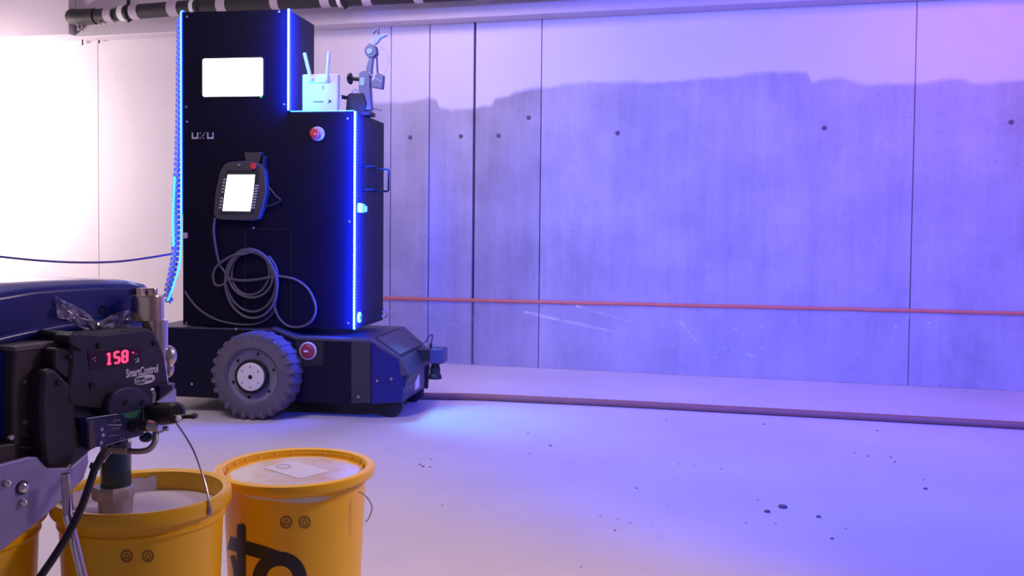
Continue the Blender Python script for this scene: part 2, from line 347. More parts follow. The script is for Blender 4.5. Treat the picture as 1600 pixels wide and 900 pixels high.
for (x0, y0, x1, y1, h) in [(1387, 553, 1402, 512, .012), (1416, 512, 1420, 497, .01), (1452, 508, 1458, 522, .011), (1188, 528, 1193, 512, .008), (1142, 540, 1150, 515, .007), (1337, 562, 1343, 553, .009),
        (1564, 530, 1570, 560, .011), (1262, 585, 1275, 598, .011), (1112, 575, 1117, 560, .008), (1478, 530, 1500, 580, .007), (680, 545, 697, 510, .006), (712, 540, 718, 515, .005), (1240, 480, 1248, 505, .006),
        (820, 490, 1050, 540, .006), (650, 480, 740, 500, .005), (1050, 490, 1090, 540, .005), (900, 480, 1180, 560, .005), (1190, 545, 1220, 570, .006), (640, 470, 820, 560, .003)]:
    A = wall_pt(x0, y0); B = wall_pt(x1, y1); creases.append((A.x, A.z, B.x, B.z, h))
for i in range(nx+1):
    x = xa+(xb-xa)*i/nx; top = tape_z(x)-0.004
    for j in range(nz+1):
        s_ = j/nz; z = top+(0.004-top)*s_
        d = 0.008+0.012*s_*abs(noise.noise(Vector((x*3.1, z*2, 1))))+0.006*abs(noise.noise(Vector((x*9+z*5, z*6-x*2, 4))))
        for (ax, az, bx_, bz_, h) in creases:
            ux, uz = bx_-ax, bz_-az; L2 = ux*ux+uz*uz; q = max(0, min(1, ((x-ax)*ux+(z-az)*uz)/L2)); dd = math.hypot(x-ax-q*ux, z-az-q*uz)
            if dd < 0.03: d += 1.5*h*math.exp(-(dd/0.010)**2)
        if s_ > 0.96: d += (s_-0.96)*0.0
        vs.append((x, YW-d, max(0.003, z)))
t = MB(); t.add(vs, [(i*(nz+1)+j, (i+1)*(nz+1)+j, (i+1)*(nz+1)+j+1, i*(nz+1)+j+1) for i in range(nx) for j in range(nz)])
tag(t.build('masking_film', 'film', angle=80), 'clear creased plastic film hanging from the orange tape down to the floor', 'film')

# brown hose on the floor along the wall
hp = [floor_pt(x, y, 0.018) for x, y in [(560, 612), (640, 618), (740, 620), (853, 625), (980, 631), (1110, 638), (1350, 651), (1600, 665), (1750, 674)]]
t = MB(); t.tube(hp, 0.0175, 14, 6); tag(t.build('hose', 'brown_hose'), 'long reddish brown hose lying on the floor parallel to the wall', 'hose')

# ceiling pipe
FW = Frame((0, YW-0.27, 0), 0)
pc = [FW.wor(FW.px(x, y)) for x, y in [(118, 27), (160, 25), (215, 18), (290, 12), (400, 5), (520, -1), (700, -10), (900, -22), (1150, -38)]]
pipe = bpy.data.objects.new('insulated_pipe', None); col.objects.link(pipe); pipe.location = pc[3]
tag(pipe, 'black insulated pipe with pale tape bands running under the ceiling beam', 'pipe')
def pl(p): return Vector(p)-pc[3]
def pipe_at(px):
    for (x0, a), (x1, b) in zip(zip([118, 160, 215, 290, 400, 520, 700, 900, 1150], pc), list(zip([118, 160, 215, 290, 400, 520, 700, 900, 1150], pc))[1:]):
        if px <= x1: t_ = (px-x0)/(x1-x0); return a.lerp(b, t_)
    return pc[-1]
PR = 0.050
el = MB(); e0 = pipe_at(150); e1 = pipe_at(122)
el.tube([pl(e0), pl(e1), pl(e1+Vector((-0.055, 0.02, 0.01))), pl(e1+Vector((-0.07, 0.10, 0.02))), pl(e1+Vector((-0.07, 0.2, 0.03)))], PR*1.12, 20, 6)
el.build('pipe_elbow', 'foam_black', pipe)
cuts = [(150, 172), (172, 185), (185, 210), (210, 270), (270, 352), (352, 432), (432, 511), (511, 577), (577, 655), (655, 752), (752, 1150)]
for a, b in cuts:
    t = MB(); t.cyl(pl(pipe_at(a)), pl(pipe_at(b-1.0)), PR*(0.8 if a == 172 else 1.0), n=24); t.build('foam_sleeve', 'foam_black', pipe, bevel=0.004)
for a, b, mt in [(131, 143, 'tape_grey'), (167, 178, 'tape_grey'), (189, 197, 'tape_white'), (207, 219, 'tape_grey'), (266, 281, 'tape_grey'), (301, 307, 'tape_white'), (343, 357, 'tape_grey'), (427, 439, 'tape_grey'), (504, 518, 'tape_grey'),
                 (530, 536, 'tape_white'), (570, 584, 'tape_grey'), (650, 664, 'tape_grey'), (745, 758, 'tape_grey')]:
    t = MB(); t.cyl(pl(pipe_at(a)), pl(pipe_at(b)), PR*1.05, n=24); t.build('tape_band', mt, pipe, label='white tape band' if mt == 'tape_white' else None)
for px in (201, 311, 540):
    q = pipe_at(px); t = MB(); t.cyl(pl(q-Vector((.009, 0, 0))), pl(q+Vector((.009, 0, 0))), PR*1.16, n=24)
    t.box(*[v for k in (0, 1, 2) for v in ((pl(q)[k]-(.012, .006, 0)[k]), (pl(q)[k]+(.012, .006, .3)[k]))])
    t.box(pl(q).x-.006, pl(q).x+.006, pl(q).y-.008, pl(q).y+.008, pl(q).z-PR*1.35, pl(q).z-PR)
    t.build('pipe_clamp', 'black', pipe, bevel=.002)
for (px, py) in [(122, 44), (128, 47), (155, 37), (163, 36)]:
    q = FW.wor(FW.px(px, py, -.02)); t = MB(); t.tube([pl(q+Vector((0, 0, .035))), pl(q), pl(q+Vector((.012, 0, -.012)))], .006, 8, 4); t.build('clamp_bolt', 'dull_steel', pipe)
for i, (px, py) in enumerate([(129, 69), (155, 66)]):
    q = wall_pt(px, py, 0.02); t = MB(); t.tube([q+Vector((0, -.0, .05)), q, q+Vector((.012, -.015, -.006))], .005, 8, 4)
    t.tube([q+Vector((0, 0, .05)), q+Vector((0, .03, .05))], .005, 8, 0)
    tag(t.build('wall_hook', 'black'), ['small dark hook high on the wall, the left one below the pipe elbow', 'small dark hook high on the wall, the one just above the thin wall joint'][i], 'hook')

# ================================================================== ROBOT
D0 = 3.62
fo = at_depth(286, 513, D0); RF = Frame((fo.x, fo.y, 0), YAW-R(8.7))
rob = RF.empty('mobile_robot')
tag(rob, 'tall black wheeled construction robot with blue light strips beside the concrete wall', 'robot')
def rp(x, y, v=0.0): return RF.px(x, y, v)
uL = 0.0; uM = rp(451, 100).x; uR = rp(554, 350).x
zT = rp(300, 18).z; zS = rp(500, 174).z; zD = rp(420, 513).z
d1, d2 = 0.34, 0.48
t = MB(); t.box(uL, uM, 0.004, d1, zS, zT); t.build('upper_cabinet', 'black_side', rob, bevel=0.006)
t = MB(); t.box(uL, uR, 0.004, d2, zD+0.004, zS-0.0005); t.build('lower_cabinet', 'black_side', rob, bevel=0.006)
FP = -0.004
t = MB(); t.prism([(uL+.002, zD+.006), (uR-.003, zD+.006), (uR-.003, zS-.003), (uM-.003, zS-.003), (uM-.003, zT-.003), (uL+.002, zT-.003)], FP, 0.003)
fp = t.build('front_panel', 'black_panel', rob, bevel=0.0015)
for (px, py) in [(292, 26), (436, 18), (291, 167), (444, 163), (292, 190), (543, 185), (546, 346), (291, 505), (544, 505), (396, 356)]:
    q = rp(px, py, FP); t = MB(); t.lathe((q.x, FP-.002, q.z), (0, 1, 0), [(0, 0), (.0045, 0), (.006, .002)], 12); t.build('screw', 'steel', rob)
# lower service door seam on the front panel
q0 = rp(383, 357, FP); q1 = rp(455, 500, FP)
t = MB()
for b in [(q0.x, q1.x, q0.z-.002, q0.z), (q0.x, q0.x+.002, q1.z, q0.z), (q1.x-.002, q1.x, q1.z, q0.z)]: t.box(b[0], b[1], FP-.0012, FP, b[2], b[3])
t.build('door_seam', 'black', rob)
# light strips
def strip(pts, name='light_strip', w_=.006):
    t = MB()
    for (a, b) in pts: t.box(*[v for k in range(3) for v in (min(a[k], b[k]), max(a[k], b[k]))])
    o_ = t.build(name, 'led_edge', rob, bevel=.001)
    t = MB()
    for (a, b) in pts:
        lo = [min(a[k], b[k]) for k in range(3)]; hi = [max(a[k], b[k]) for k in range(3)]; ax = 0 if hi[0]-lo[0] > hi[2]-lo[2] else 2; q_ = 2-ax
        lo[ax] += .001; hi[ax] -= .001; m_ = (lo[q_]+hi[q_])/2; w2 = (hi[q_]-lo[q_])*.27; lo[q_] = m_-w2; hi[q_] = m_+w2; lo[1] -= .0015; hi[1] = lo[1]+.003
        t.box(lo[0], hi[0], lo[1], hi[1], lo[2], hi[2])
    t.build('light_core', 'led', o_)
    return o_
def chips(x, y, z0, z1, par, n_):
    t = MB()
    for i in range(n_):
        z = z0+(z1-z0)*(i+.5)/n_; t.box(x-.003, x+.003, y-.002, y, z-.004, z+.004)
    t.build('light_diodes', 'led_chip', par, kind='stuff')
a = strip([((uM-.003, -.012, zS+.004), (uM+.011, .006, zT-.001))]); chips(uM+.004, -.0135, zS+.01, zT-.005, a, 32)
a = strip([((uR-.003, -.012, zD+.006), (uR+.011, .006, zS-.001))]); chips(uR+.004, -.0135, zD+.01, zS-.005, a, 66)
strip([((uM+.012, -.006, zS-.001), (uR-.004, .002, zS+.003))])
strip([((uL-.010, -.006, zD+.55), (uL+.000, .004, zT-.001))])
strip([((uL-.006, -.006, zT), (uL+.010, .01, zT+.004))])
# lamps for the strips' output; glow lamps are added to tint the panels blue
def strip_lamp(name, x, z0, z1, power, color=(0.01, 0.05, 1.0)):
    l = bpy.data.lights.new(name, 'AREA'); l.shape = 'RECTANGLE'; l.size = .012; l.size_y = z1-z0; l.energy = power; l.color = color
    o = bpy.data.objects.new(name, l); col.objects.link(o); o.parent = rob; o.location = (x, -.004, (z0+z1)/2)
    return o
o = strip_lamp('strip_lamp_low', uR+.014, zD, zS, 4.5); o.rotation_euler = (R(90), 0, R(-86))
o = strip_lamp('strip_lamp_high', uM+.014, zS, zT, 3, (0.0, 0.30, 1.0)); o.rotation_euler = (R(90), 0, R(-84))
o = strip_lamp('strip_lamp_left', uL-.014, zD+.1, zT, 5); o.rotation_euler = (R(90), 0, R(90))
o = strip_lamp('strip_glow_front', uR-.004, zD, zS, 22.0); o.location.y = -.032; o.rotation_euler = (R(90), 0, R(80))
o = strip_lamp('strip_glow_front', uM-.006, zS, zT, 7); o.location.y = -.032; o.rotation_euler = (R(90), 0, R(80))
o = strip_lamp('strip_glow_side', uR+.040, zD, zS, 30.0); o.location.y = .008; o.rotation_euler = (R(90), 0, R(36)); o.data.spread = R(84)
o = strip_lamp('strip_glow_side', uM+.040, zS, zT, 10.0); o.location.y = .008; o.rotation_euler = (R(90), 0, R(36)); o.data.spread = R(84)
hd = RF.wor((uR+.02, .30, 1.25)); spot('blue_wall_fill', hd, wall_pt(1250, 420), 70, (0.01, 0.06, 1.0), 110)  # added blue fill for the wall, no such lamp known on the robot
hd = RF.wor((uR+.16, .10, .62)); spot('robot_floor_light', hd, floor_pt(745, 655), 26, (0.06, 0.42, 1.0), 75, 1.0, .04)
# screen
c0 = rp(317, 92, FP); c1 = rp(411, 150, FP)
def rrect(x0, x1, z0, z1, r, n=5):
    out = []
    for cx, cz, a0 in ((x1-r, z1-r, 0), (x0+r, z1-r, 90), (x0+r, z0+r, 180), (x1-r, z0+r, 270)):
        for i in range(n): a = R(a0+90*i/(n-1)); out.append((cx+r*math.cos(a), cz+r*math.sin(a)))
    return out
t = MB(); t.prism(rrect(c0.x-.006, c1.x+.006, c1.z-.006, c0.z+.006, .014), FP-.002, FP); bz = t.build('display', 'black', rob, bevel=.001)
t = MB(); t.prism(rrect(c0.x, c1.x, c1.z, c0.z, .010), FP-.003, FP-.0021); t.build('screen', 'screen', bz, label='glowing white screen')
q = rp(408, 151, FP-.002); t = MB(); t.box(q.x-.004, q.x+.004, FP-.0042, FP-.0005, q.z-.004, q.z+.004); t.build('status_light', 'green_led', bz)
# row of ports
def port_u(px): 
    a = rp(px, 207, FP); b = rp(px+10, 217, FP); w_ = .006; t = MB()
    t.box(a.x, a.x+w_, FP-.003, FP, b.z, a.z); t.box(b.x-w_, b.x, FP-.003, FP, b.z, a.z); t.box(a.x+w_, b.x-w_, FP-.003, FP, b.z, b.z+.008); t.build('port', 'grey_print', rob)
port_u(300); port_u(324)
t = MB()
for px, py in [(313, 208), (313, 216), (318, 211), (318, 216), (320, 208), (316, 213)]:
    a = rp(px, py, FP); t.box(a.x-.002, a.x+.002, FP-.002, FP, a.z-.003, a.z+.003)
t.build('port_pins', 'grey_print', rob)
# emergency stop
q = rp(496.5, 209, FP); t = MB(); t.lathe((q.x, FP, q.z), (0, -1, 0), [(0.0, 0), (.034, 0), (.034, .006), (.030, .010), (0, .010)], 28); es = t.build('emergency_stop', 'ring_tan', rob)
t = MB(); t.lathe((q.x-.004, FP-.010, q.z), (0, -1, 0), [(.012, 0), (.012, .014), (.022, .016), (.024, .024), (.020, .030), (0, .032)], 24); t.build('stop_button', 'red', es)
t = MB(); t.box(q.x-.002, q.x+.010, FP-.0435, FP-.041, q.z-.008, q.z-.003); t.build('arrow_mark', 'white_print', es)
# right face: handle, lock, socket, hook
hx = uR
za, zb = rp(600, 263, .3).z, rp(600, 298, .3).z
ya = .16; yb = .36
t = MB(); t.tube([(hx, ya, za), (hx+.055, ya, za), (hx+.06, ya, za-.005), (hx+.06, ya, zb+.005), (hx+.055, ya, zb), (hx, ya, zb)], .0055, 8, 0); t.build('handle', 'black', rob); t = MB()
t.tube([(hx, yb, za), (hx+.055, yb, za), (hx+.06, yb, za-.005), (hx+.06, yb, zb+.005), (hx+.055, yb, zb), (hx, yb, zb)], .0055, 8, 0)
t.build('handle', 'black', rob)
zk = rp(566, 325, .06).z
t = MB(); t.box(hx, hx+.016, .03, .12, zk-.022, zk+.022); t.box(hx+.016, hx+.026, .10, .125, zk-.018, zk+.012); t.build('door_latch', 'mast_pale', rob, bevel=.004, label='pale latch lit cyan')
zk = rp(569, 496, .07).z
t = MB(); t.lathe((hx, .07, zk), (1, 0, 0), [(.012, 0), (.026, 0), (.026, .007), (.014, .009), (.012, .003)], 24); t.build('socket_ring', 'mast_pale', rob)
t = MB(); t.cyl((hx, .07, zk), (hx+.014, .07, zk), .008, n=12); t.build('socket_pin', 'steel', rob)
q = rp(604, 489, d2); t = MB(); t.tube([(hx+.012+.016*math.cos(a_), d2-.02, q.z+.022*math.sin(a_)) for a_ in [R(k*30) for k in range(12)]], .0032, 8, 0, closed=True); t.build('ring_hook', 'steel', rob)
# left side chain and glow strip
ch = MB(); cpts = [(282, 24), (281, 120), (280, 200), (278, 260), (275, 310), (275, 360), (273, 400), (268, 430), (262, 458), (266, 474)]
cp = [rp(x, y, .05) for x, y in cpts]
def cr(P, n_):
    Q = []
    for i in range(len(P)-1):
        a, b, c_, d = P[max(0, i-1)], P[i], P[i+1], P[min(len(P)-1, i+2)]
        for k in range(n_): t_ = k/n_; Q.append(0.5*((2*b)+(c_-a)*t_+(2*a-5*b+4*c_-d)*t_*t_+(3*b-a-3*c_+d)*t_**3))
    Q.append(P[-1]); return Q
cl = cr(cp, 12)
ch.tube(cl, .004, 6, 0); chain = ch.build('cable_chain', 'chain', rob)
acc = 0; step = .026; last = cl[0]; nlink = 0
lm = MB(); lm.box(-.013, .013, -.02, .02, -.010, .010); link0 = None
for i in range(1, len(cl)):
    seg = cl[i]-cl[i-1]; pos = 0
    while acc+seg.length-pos >= step:
        pos += step-acc if pos == 0 else step; acc = 0
        p = cl[i-1]+seg.normalized()*pos
        if link0 is None: o = link0 = lm.build('chain_link', 'chain_light', chain, bevel=.003, seg=1)
        else:
            o = link0.copy(); col.objects.link(o)
        o.location = p; o.rotation_euler = (0, math.atan2(seg.x, seg.z), 0)
        if pos+step > seg.length: acc = seg.length-pos; break
    else: acc += seg.length-pos if pos == 0 else 0
t = MB(); t.tube([rp(x, y, .02) for x, y in [(273, 276), (271, 310), (270, 345), (271, 385)]], .006, 8, 6); t.build('side_light', 'led_soft', rob)
t = MB(); t.tube([rp(x, y, .02) for x, y in [(283, 330), (283, 385), (280, 415), (276, 430), (268, 455), (262, 470)]], .005, 8, 6); t.build('side_light', 'led_soft', rob)
t = MB(); q = rp(291, 368, FP); t.box(q.x-.010, q.x+.010, FP-.012, FP, q.z-.014, q.z+.014); t.build('cable_clip', 'pink_chip', rob, bevel=.002)
# base
BV = -0.045; BD = 0.60
side = [(236, 512), (425, 512), (461, 526), (577, 531), (580, 533), (580, 633), (500, 630), (236, 618)]
sp_ = RF.poly(side, BV)
t = MB(); t.prism(sp_, BV, BV+BD); base = t.build('base_body', 'black_side', rob, bevel=.006)
hood = [(425, 511.5), (461, 525.5), (577, 530.5), (577, 536), (462, 531), (425, 516)]
t = MB(); t.prism(RF.poly(hood, BV-.004), BV-.004, BV+BD+.004); hd_o = t.build('hood', 'grey_hood', rob, bevel=.003)
ed = MB(); a = rp(236, 511, BV); b = rp(425, 512, BV); ed.box(a.x, b.x, BV-.004, BV+BD, a.z-.002, a.z+.004); ed.build('deck_edge', 'grey_hood', rob, bevel=.001)
# slope hatch
s0 = rp(577, 530, BV-.004); s1 = rp(625, 559, BV+.055); _dx, _dz = s1.x-s0.x, s1.z-s0.z; _q = .006
t = MB(); t.add([(s0.x, BV-.004, s0.z), (s1.x, BV+.051, s1.z), (s1.x, BV+BD-.051, s1.z), (s0.x, BV+BD+.004, s0.z), (s0.x, BV-.004, s0.z-.018), (s1.x-.004, BV+.051, s1.z-.012), (s1.x-.004, BV+BD-.051, s1.z-.012), (s0.x, BV+BD+.004, s0.z-.018)],
    [(0,1,2,3),(4,7,6,5),(0,4,5,1),(1,5,6,2),(2,6,7,3),(3,7,4,0)]); t.build('sloped_cover', 'grey_hood', rob, bevel=.002)
def slope_pt(tt, v, lift): 
    dx, dz = s1.x-s0.x, s1.z-s0.z; L_ = math.hypot(dx, dz); return (s0.x+dx*tt-dz/L_*lift, v, s0.z+dz*tt+dx/L_*lift)
t = MB(); vv = [BV+.085, BV+BD-.12]
t.add([slope_pt(tt, v, l) for l in (.001, .006) for tt, v in ((.06, vv[0]), (.93, vv[0]), (.93, vv[1]), (.06, vv[1]))], [(0,1,2,3),(4,7,6,5),(0,4,5,1),(1,5,6,2),(2,6,7,3),(3,7,4,0)])
t.build('hatch', 'grey_hood', rob, bevel=.002)
t = MB(); 
for A, B in (((.03, vv[0]-.004), (.96, vv[0]-.004)), ((.96, vv[0]-.004), (.96, vv[1]+.004)), ((.03, vv[1]+.004), (.96, vv[1]+.004)), ((.03, vv[0]-.004), (.03, vv[1]+.004))):
    t.tube([slope_pt(A[0], A[1], .002), slope_pt(B[0], B[1], .002)], .0035, 6, 0)
t.build('hatch_gasket', 'black', rob)
# black nose cover with screws; blue light is painted into its colour
TP = .055
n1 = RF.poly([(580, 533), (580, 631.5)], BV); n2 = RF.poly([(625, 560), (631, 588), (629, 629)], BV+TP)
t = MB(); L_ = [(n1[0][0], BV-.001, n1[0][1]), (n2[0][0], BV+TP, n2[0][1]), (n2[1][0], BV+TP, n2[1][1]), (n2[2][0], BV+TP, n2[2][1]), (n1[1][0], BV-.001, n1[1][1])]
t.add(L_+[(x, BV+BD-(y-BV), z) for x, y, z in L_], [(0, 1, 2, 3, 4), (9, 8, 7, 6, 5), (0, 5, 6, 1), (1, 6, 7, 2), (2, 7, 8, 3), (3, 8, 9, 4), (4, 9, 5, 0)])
t.build('nose_cover', mat('nose_lit_blue', (0.008, 0.008, 0.10), .35), rob, bevel=.003)
t = MB(); t.prism(RF.poly([(549, 533), (579, 536), (579, 630), (549, 630)], BV-.003), BV-.003, BV+.01); t.build('side_cover', mat('side_cover', (.035, .03, .035), .5), rob, bevel=.001)
for px, py in [(589, 595), (611, 592), (369, 514), (300, 600), (560, 620)]:
    q = rp(px, py, BV-.004); t = MB(); t.lathe((q.x, BV-.006, q.z), (0, 1, 0), [(0, 0), (.006, 0), (.007, .003)], 12); t.build('screw', 'steel', rob)
# second stop button plate
q = rp(482, 548, BV)
t = MB(); t.prism(RF.poly([(462, 531), (505, 533), (505, 570), (464, 574)], BV-.002), BV-.002, BV+.002); t.build('button_plate', 'black', rob)
t = MB(); t.lathe((q.x, BV-.002, q.z), (0, -1, 0), [(.0, 0), (.043, 0), (.043, .006), (.036, .010), (.032, .006), (0, .006)], 28); es = t.build('safety_switch', 'ring_pale', rob)
t = MB(); t.lathe((q.x, BV-.008, q.z), (0, -1, 0), [(0, 0), (.032, 0), (.032, .010), (.026, .014), (0, .014)], 24); t.build('switch_button', 'dark_red', es)
t = MB(); t.box(q.x-.014, q.x+.006, BV-.0236, BV-.022, q.z-.004, q.z+.004); t.build('arrow_mark', 'white_print', es)
# nose front: grey face with two fangs, sensor, lidar
nx_ = s1.x
zt = s1.z; z1_ = rp(631, 590, BV).z; 
def nose(vs0, vs1, zlow, name='nose_plate'):
    t = MB(); t.add([(nx_, vs0, zt), (nx_, vs1, zt), (nx_+.045, vs1, zlow), (nx_+.045, vs0, zlow), (nx_-.03, vs0, zt), (nx_-.03, vs1, zt), (nx_-.02, vs1, zlow), (nx_-.02, vs0, zlow)],
        [(0,3,2,1),(4,5,6,7),(0,4,7,3),(1,2,6,5),(3,7,6,2),(0,1,5,4)]); return t.build(name, 'grey_hood', rob, bevel=.002)
nose(BV+.052, BV+BD-.052, z1_)
fz = rp(667, 608, BV+BD).z
t = MB(); t.prism(RF.poly([(650, 566), (671, 560), (671, 575), (668, 608), (661, 606), (653, 583)], BV+BD-.10), BV+BD-.10, BV+BD-.085); t.build('guard_tab', 'grey_hood', rob, bevel=.002)
t = MB(); t.prism([(nx_+.0, z1_), (nx_+.045, z1_), (nx_+.02, z1_-.06), (nx_-.02, rp(629, 630, BV).z+.01), (nx_-.02, z1_)], BV+.07, BV+.28); t.build('bumper', 'grey_hood', rob, bevel=.002)
t = MB(); q = rp(648, 596, BV+.3); t.box(q.x-.02, q.x+.01, BV+.28, BV+.36, q.z-.04, q.z+.03); t.build('front_label', 'white_plastic', rob, bevel=.003)
sv = .30
a = rp(671, 545, sv); b = rp(692, 569, sv)
t = MB(); t.box(a.x, b.x, sv, sv+.11, b.z, a.z); sens = t.build('sensor_box', mat('sensor_blue', (.05, .05, .13), .35), rob, bevel=.005)
t = MB(); t.box(nx_-.01, a.x+.002, sv+.02, sv+.09, b.z+.01, a.z-.01); t.build('sensor_bracket', 'black', rob)
q = rp(680, 574, sv+.05)
t = MB(); t.lathe((q.x, sv+.05, rp(680, 569, sv+.05).z), (0, 0, -1), [(0, 0), (.022, 0), (.022, .014), (.026, .018), (.026, .048), (.030, .052), (.034, .066), (.034, .074), (0, .076)], 24); t.build('laser_scanner', 'black', rob)
for off in (0, .012):
    t = MB(); t.tube([rp(640, 527, sv), rp(655, 534, sv), rp(664, 535, sv+off), rp(672, 524, sv), rp(676, 524, sv+off), rp(674, 534, sv), rp(673, 546, sv+.02)], .0028, 6, 6); t.build('sensor_cable', 'cable_black', rob)
t = MB(); a = rp(673, 540, sv+.02); t.cyl((a.x, a.y, a.z-.02), (a.x, a.y, a.z+.012), .008, n=10); t.build('cable_plug', 'grey_hood', rob)
# wheels
wc = rp(397, 587, BV-.09); WR = abs(rp(397, 587, BV-.09).z-rp(397, 652, BV-.09).z); WR = wc.z
def wheel(cx, cy, r, wdt, detail=True):
    t = MB(); t.lathe((cx, cy, r), (0, -1, 0), [(r*.60, -wdt*.5), (r*.93, -wdt*.48), (r*.978, -wdt*.38), (r*.978, wdt*.3), (r*.93, wdt*.42), (r*.80, wdt*.5), (r*.66, wdt*.52), (r*.60, wdt*.44)], 56)
    w0 = t.build('wheel', 'rubber', rob)
    nl = 26; lug = None
    for i in range(nl):
        a_ = 2*math.pi*i/nl
        if lug is None:
            m_ = MB(); m_.add([(x, y, z) for (x, y, z) in [(-r*.075, -wdt*.5, r*.93), (r*.03, -wdt*.5, r*.93), (r*.085, wdt*.46, r*.93), (-r*.02, wdt*.46, r*.93),
                                          (-r*.07, -wdt*.44, r*.998), (r*.045, -wdt*.44, r*.998), (r*.095, wdt*.44, r*.998), (-r*.02, wdt*.44, r*.998)]], [(0,3,2,1),(4,5,6,7),(0,1,5,4),(1,2,6,5),(2,3,7,6),(3,0,4,7)])
            m_.box(-r*.07, r*.04, -wdt*.50, -wdt*.44, r*.80, r*.955)
            lug = o = m_.build('tread_lug', 'rubber', w0, bevel=.003, seg=1)
        else: o = lug.copy(); col.objects.link(o)
        o.location = (cx, cy, r); o.rotation_euler = (0, a_, 0)
    if detail:
        t = MB(); t.lathe((cx, cy-wdt*.44, r), (0, 1, 0), [(r*.645, -.004), (r*.66, .004), (r*.61, .0), (r*.59, .012), (r*.44, .02), (r*.36, .026), (0, .026)], 48); rim = t.build('rim', 'rim_grey', rob)
        for i in range(6):
            a_ = 2*math.pi*(i+.3)/6; t = MB(); t.lathe((cx+r*.51*math.cos(a_), cy-wdt*.44+.012, r+r*.51*math.sin(a_)), (0, 1, 0), [(0, 0), (.006, 0), (.008, .006)], 10); t.build('rim_bolt', 'bore', rim)
        t = MB(); t.lathe((cx, cy-wdt*.44+.02, r), (0, -1, 0), [(r*.37, 0), (r*.39, .03), (r*.35, .034), (r*.33, .02), (0, .02)], 40); t.build('hub_ring', 'bore', rob)
        t = MB(); t.lathe((cx, cy-wdt*.44-.001, r), (0, -1, 0), [(0, 0), (r*.32, 0), (r*.32, .016), (r*.30, .019), (0, .019)], 40); hub = t.build('hub_cap', 'hub_cream', rob)
        t = MB(); t.cyl((cx, cy-wdt*.44-.0215, r), (cx, cy-wdt*.44-.019, r), .010, n=16); t.build('hub_bore', 'bore', hub)
        for a_ in (90, -90, 35, 215, 145, -35):
            t = MB(); q_ = (cx+r*.23*math.cos(R(a_)), r+r*.23*math.sin(R(a_))); t.cyl((q_[0], cy-wdt*.44-.021, q_[1]), (q_[0], cy-wdt*.44-.018, q_[1]), .005, n=10); t.build('hub_screw', 'steel', hub)
wheel(wc.x, BV-.055, WR, .13)
wheel(wc.x, BV+BD+.055, WR, .13, False)
q = rp(611, 620, BV+.10)
for v in (BV+.10, BV+BD-.1):
    t = MB(); t.lathe((q.x, v-.02, .06), (0, 1, 0), [(0, 0), (.05, 0), (.06, .006), (.06, .034), (.05, .04), (0, .04)], 28); t.build('caster_wheel', 'black', rob)
    t = MB(); t.box(q.x-.02, q.x+.02, v-.024, v+.024, .07, .14); t.build('caster_fork', 'black', rob)

# teach pendant hanging on the robot
PV = -.030
PF = RF; q = rp(372, 300, PV); pend = bpy.data.objects.new('teach_pendant', None); col.objects.link(pend)
pw = RF.wor((q.x, PV, q.z)); pend.location = pw; pend.rotation_euler = (0, 0, RF.a)
tag(pend, 'grey handheld control pendant with lit white screen hooked on the black robot', 'controller')
off = Vector((q.x, PV, q.z))
def pp(x, y, v=PV): return rp(x, y, v)-off
def ppoly(pts, v): return [(k.x, k.z) for k in (pp(x, y, v) for x, y in pts)]
def pmb(pts, v0, v1, name, m, par=pend, bev=.003, **kw):
    t = MB(); t.prism(ppoly(pts, v0), v0-PV, v1-PV); return t.build(name, m, par, bevel=bev, **kw)
pmb([(349, 258), (356, 253), (385, 251), (407, 256), (414, 266), (416, 300), (411, 322), (404, 342), (390, 345), (340, 343), (333, 336), (336, 300), (343, 268)], PV-.018, PV+.024, 'housing', 'pendant_grey', bev=.006)
pmb([(354, 266), (405, 266), (404, 300), (397, 334), (343, 335), (346, 300)], PV-.020, PV-.017, 'bezel', 'dark_plastic', bev=.001)
pmb([(355.5, 273), (398, 273), (395, 302), (390.5, 330), (347.5, 329.5), (351, 302)], PV-.0225, PV-.019, 'screen', 'screen', bev=.001, label='glowing white tilted screen')
for i in range(10):
    if i == 5: continue
    y = 279+i*4.9; x = 351-i*.75
    pmb([(x-1.8, y), (x+1.8, y), (x+1.5, y+2.6), (x-2.1, y+2.6)], PV-.0215, PV-.019, 'key', 'grey_print', bev=0)
for i in range(9):
    y = 289+i*4.3; x = 401-i*.75
    pmb([(x-3, y), (x+3, y), (x+3, y+2.2), (x-3, y+2.2)], PV-.0215, PV-.019, 'key', 'grey_print', bev=0)
a = pp(400, 260); t = MB(); t.lathe((a.x, -.018, a.z), (0, -1, 0), [(.010, -.002), (.010, .006), (.015, .008), (.015, .015), (0, .017)], 18); t.build('stop_button', 'red', pend)
a = pp(377, 258.5); t = MB(); t.lathe((a.x, -.018, a.z), (0, -1, 0), [(.007, -.002), (.007, .008), (0, .009)], 14); t.build('knob', 'steel', pend)
pmb([(381, 238), (409, 238), (404, 258), (385, 257)], PV-.006, PV+.0245, 'hanger', 'pendant_grey', bev=.003)
pmb([(411, 242), (414, 244), (412, 262), (408, 262)], PV-.012, PV+.024, 'hook', 'dark_plastic', bev=.002)
t = MB(); t.tube([pp(x, y, PV) for x, y in [(409, 285), (418, 290), (430, 305), (438, 313), (424, 320), (408, 325)]], .004, 8, 6); t.build('hand_strap', 'dark_plastic', pend)

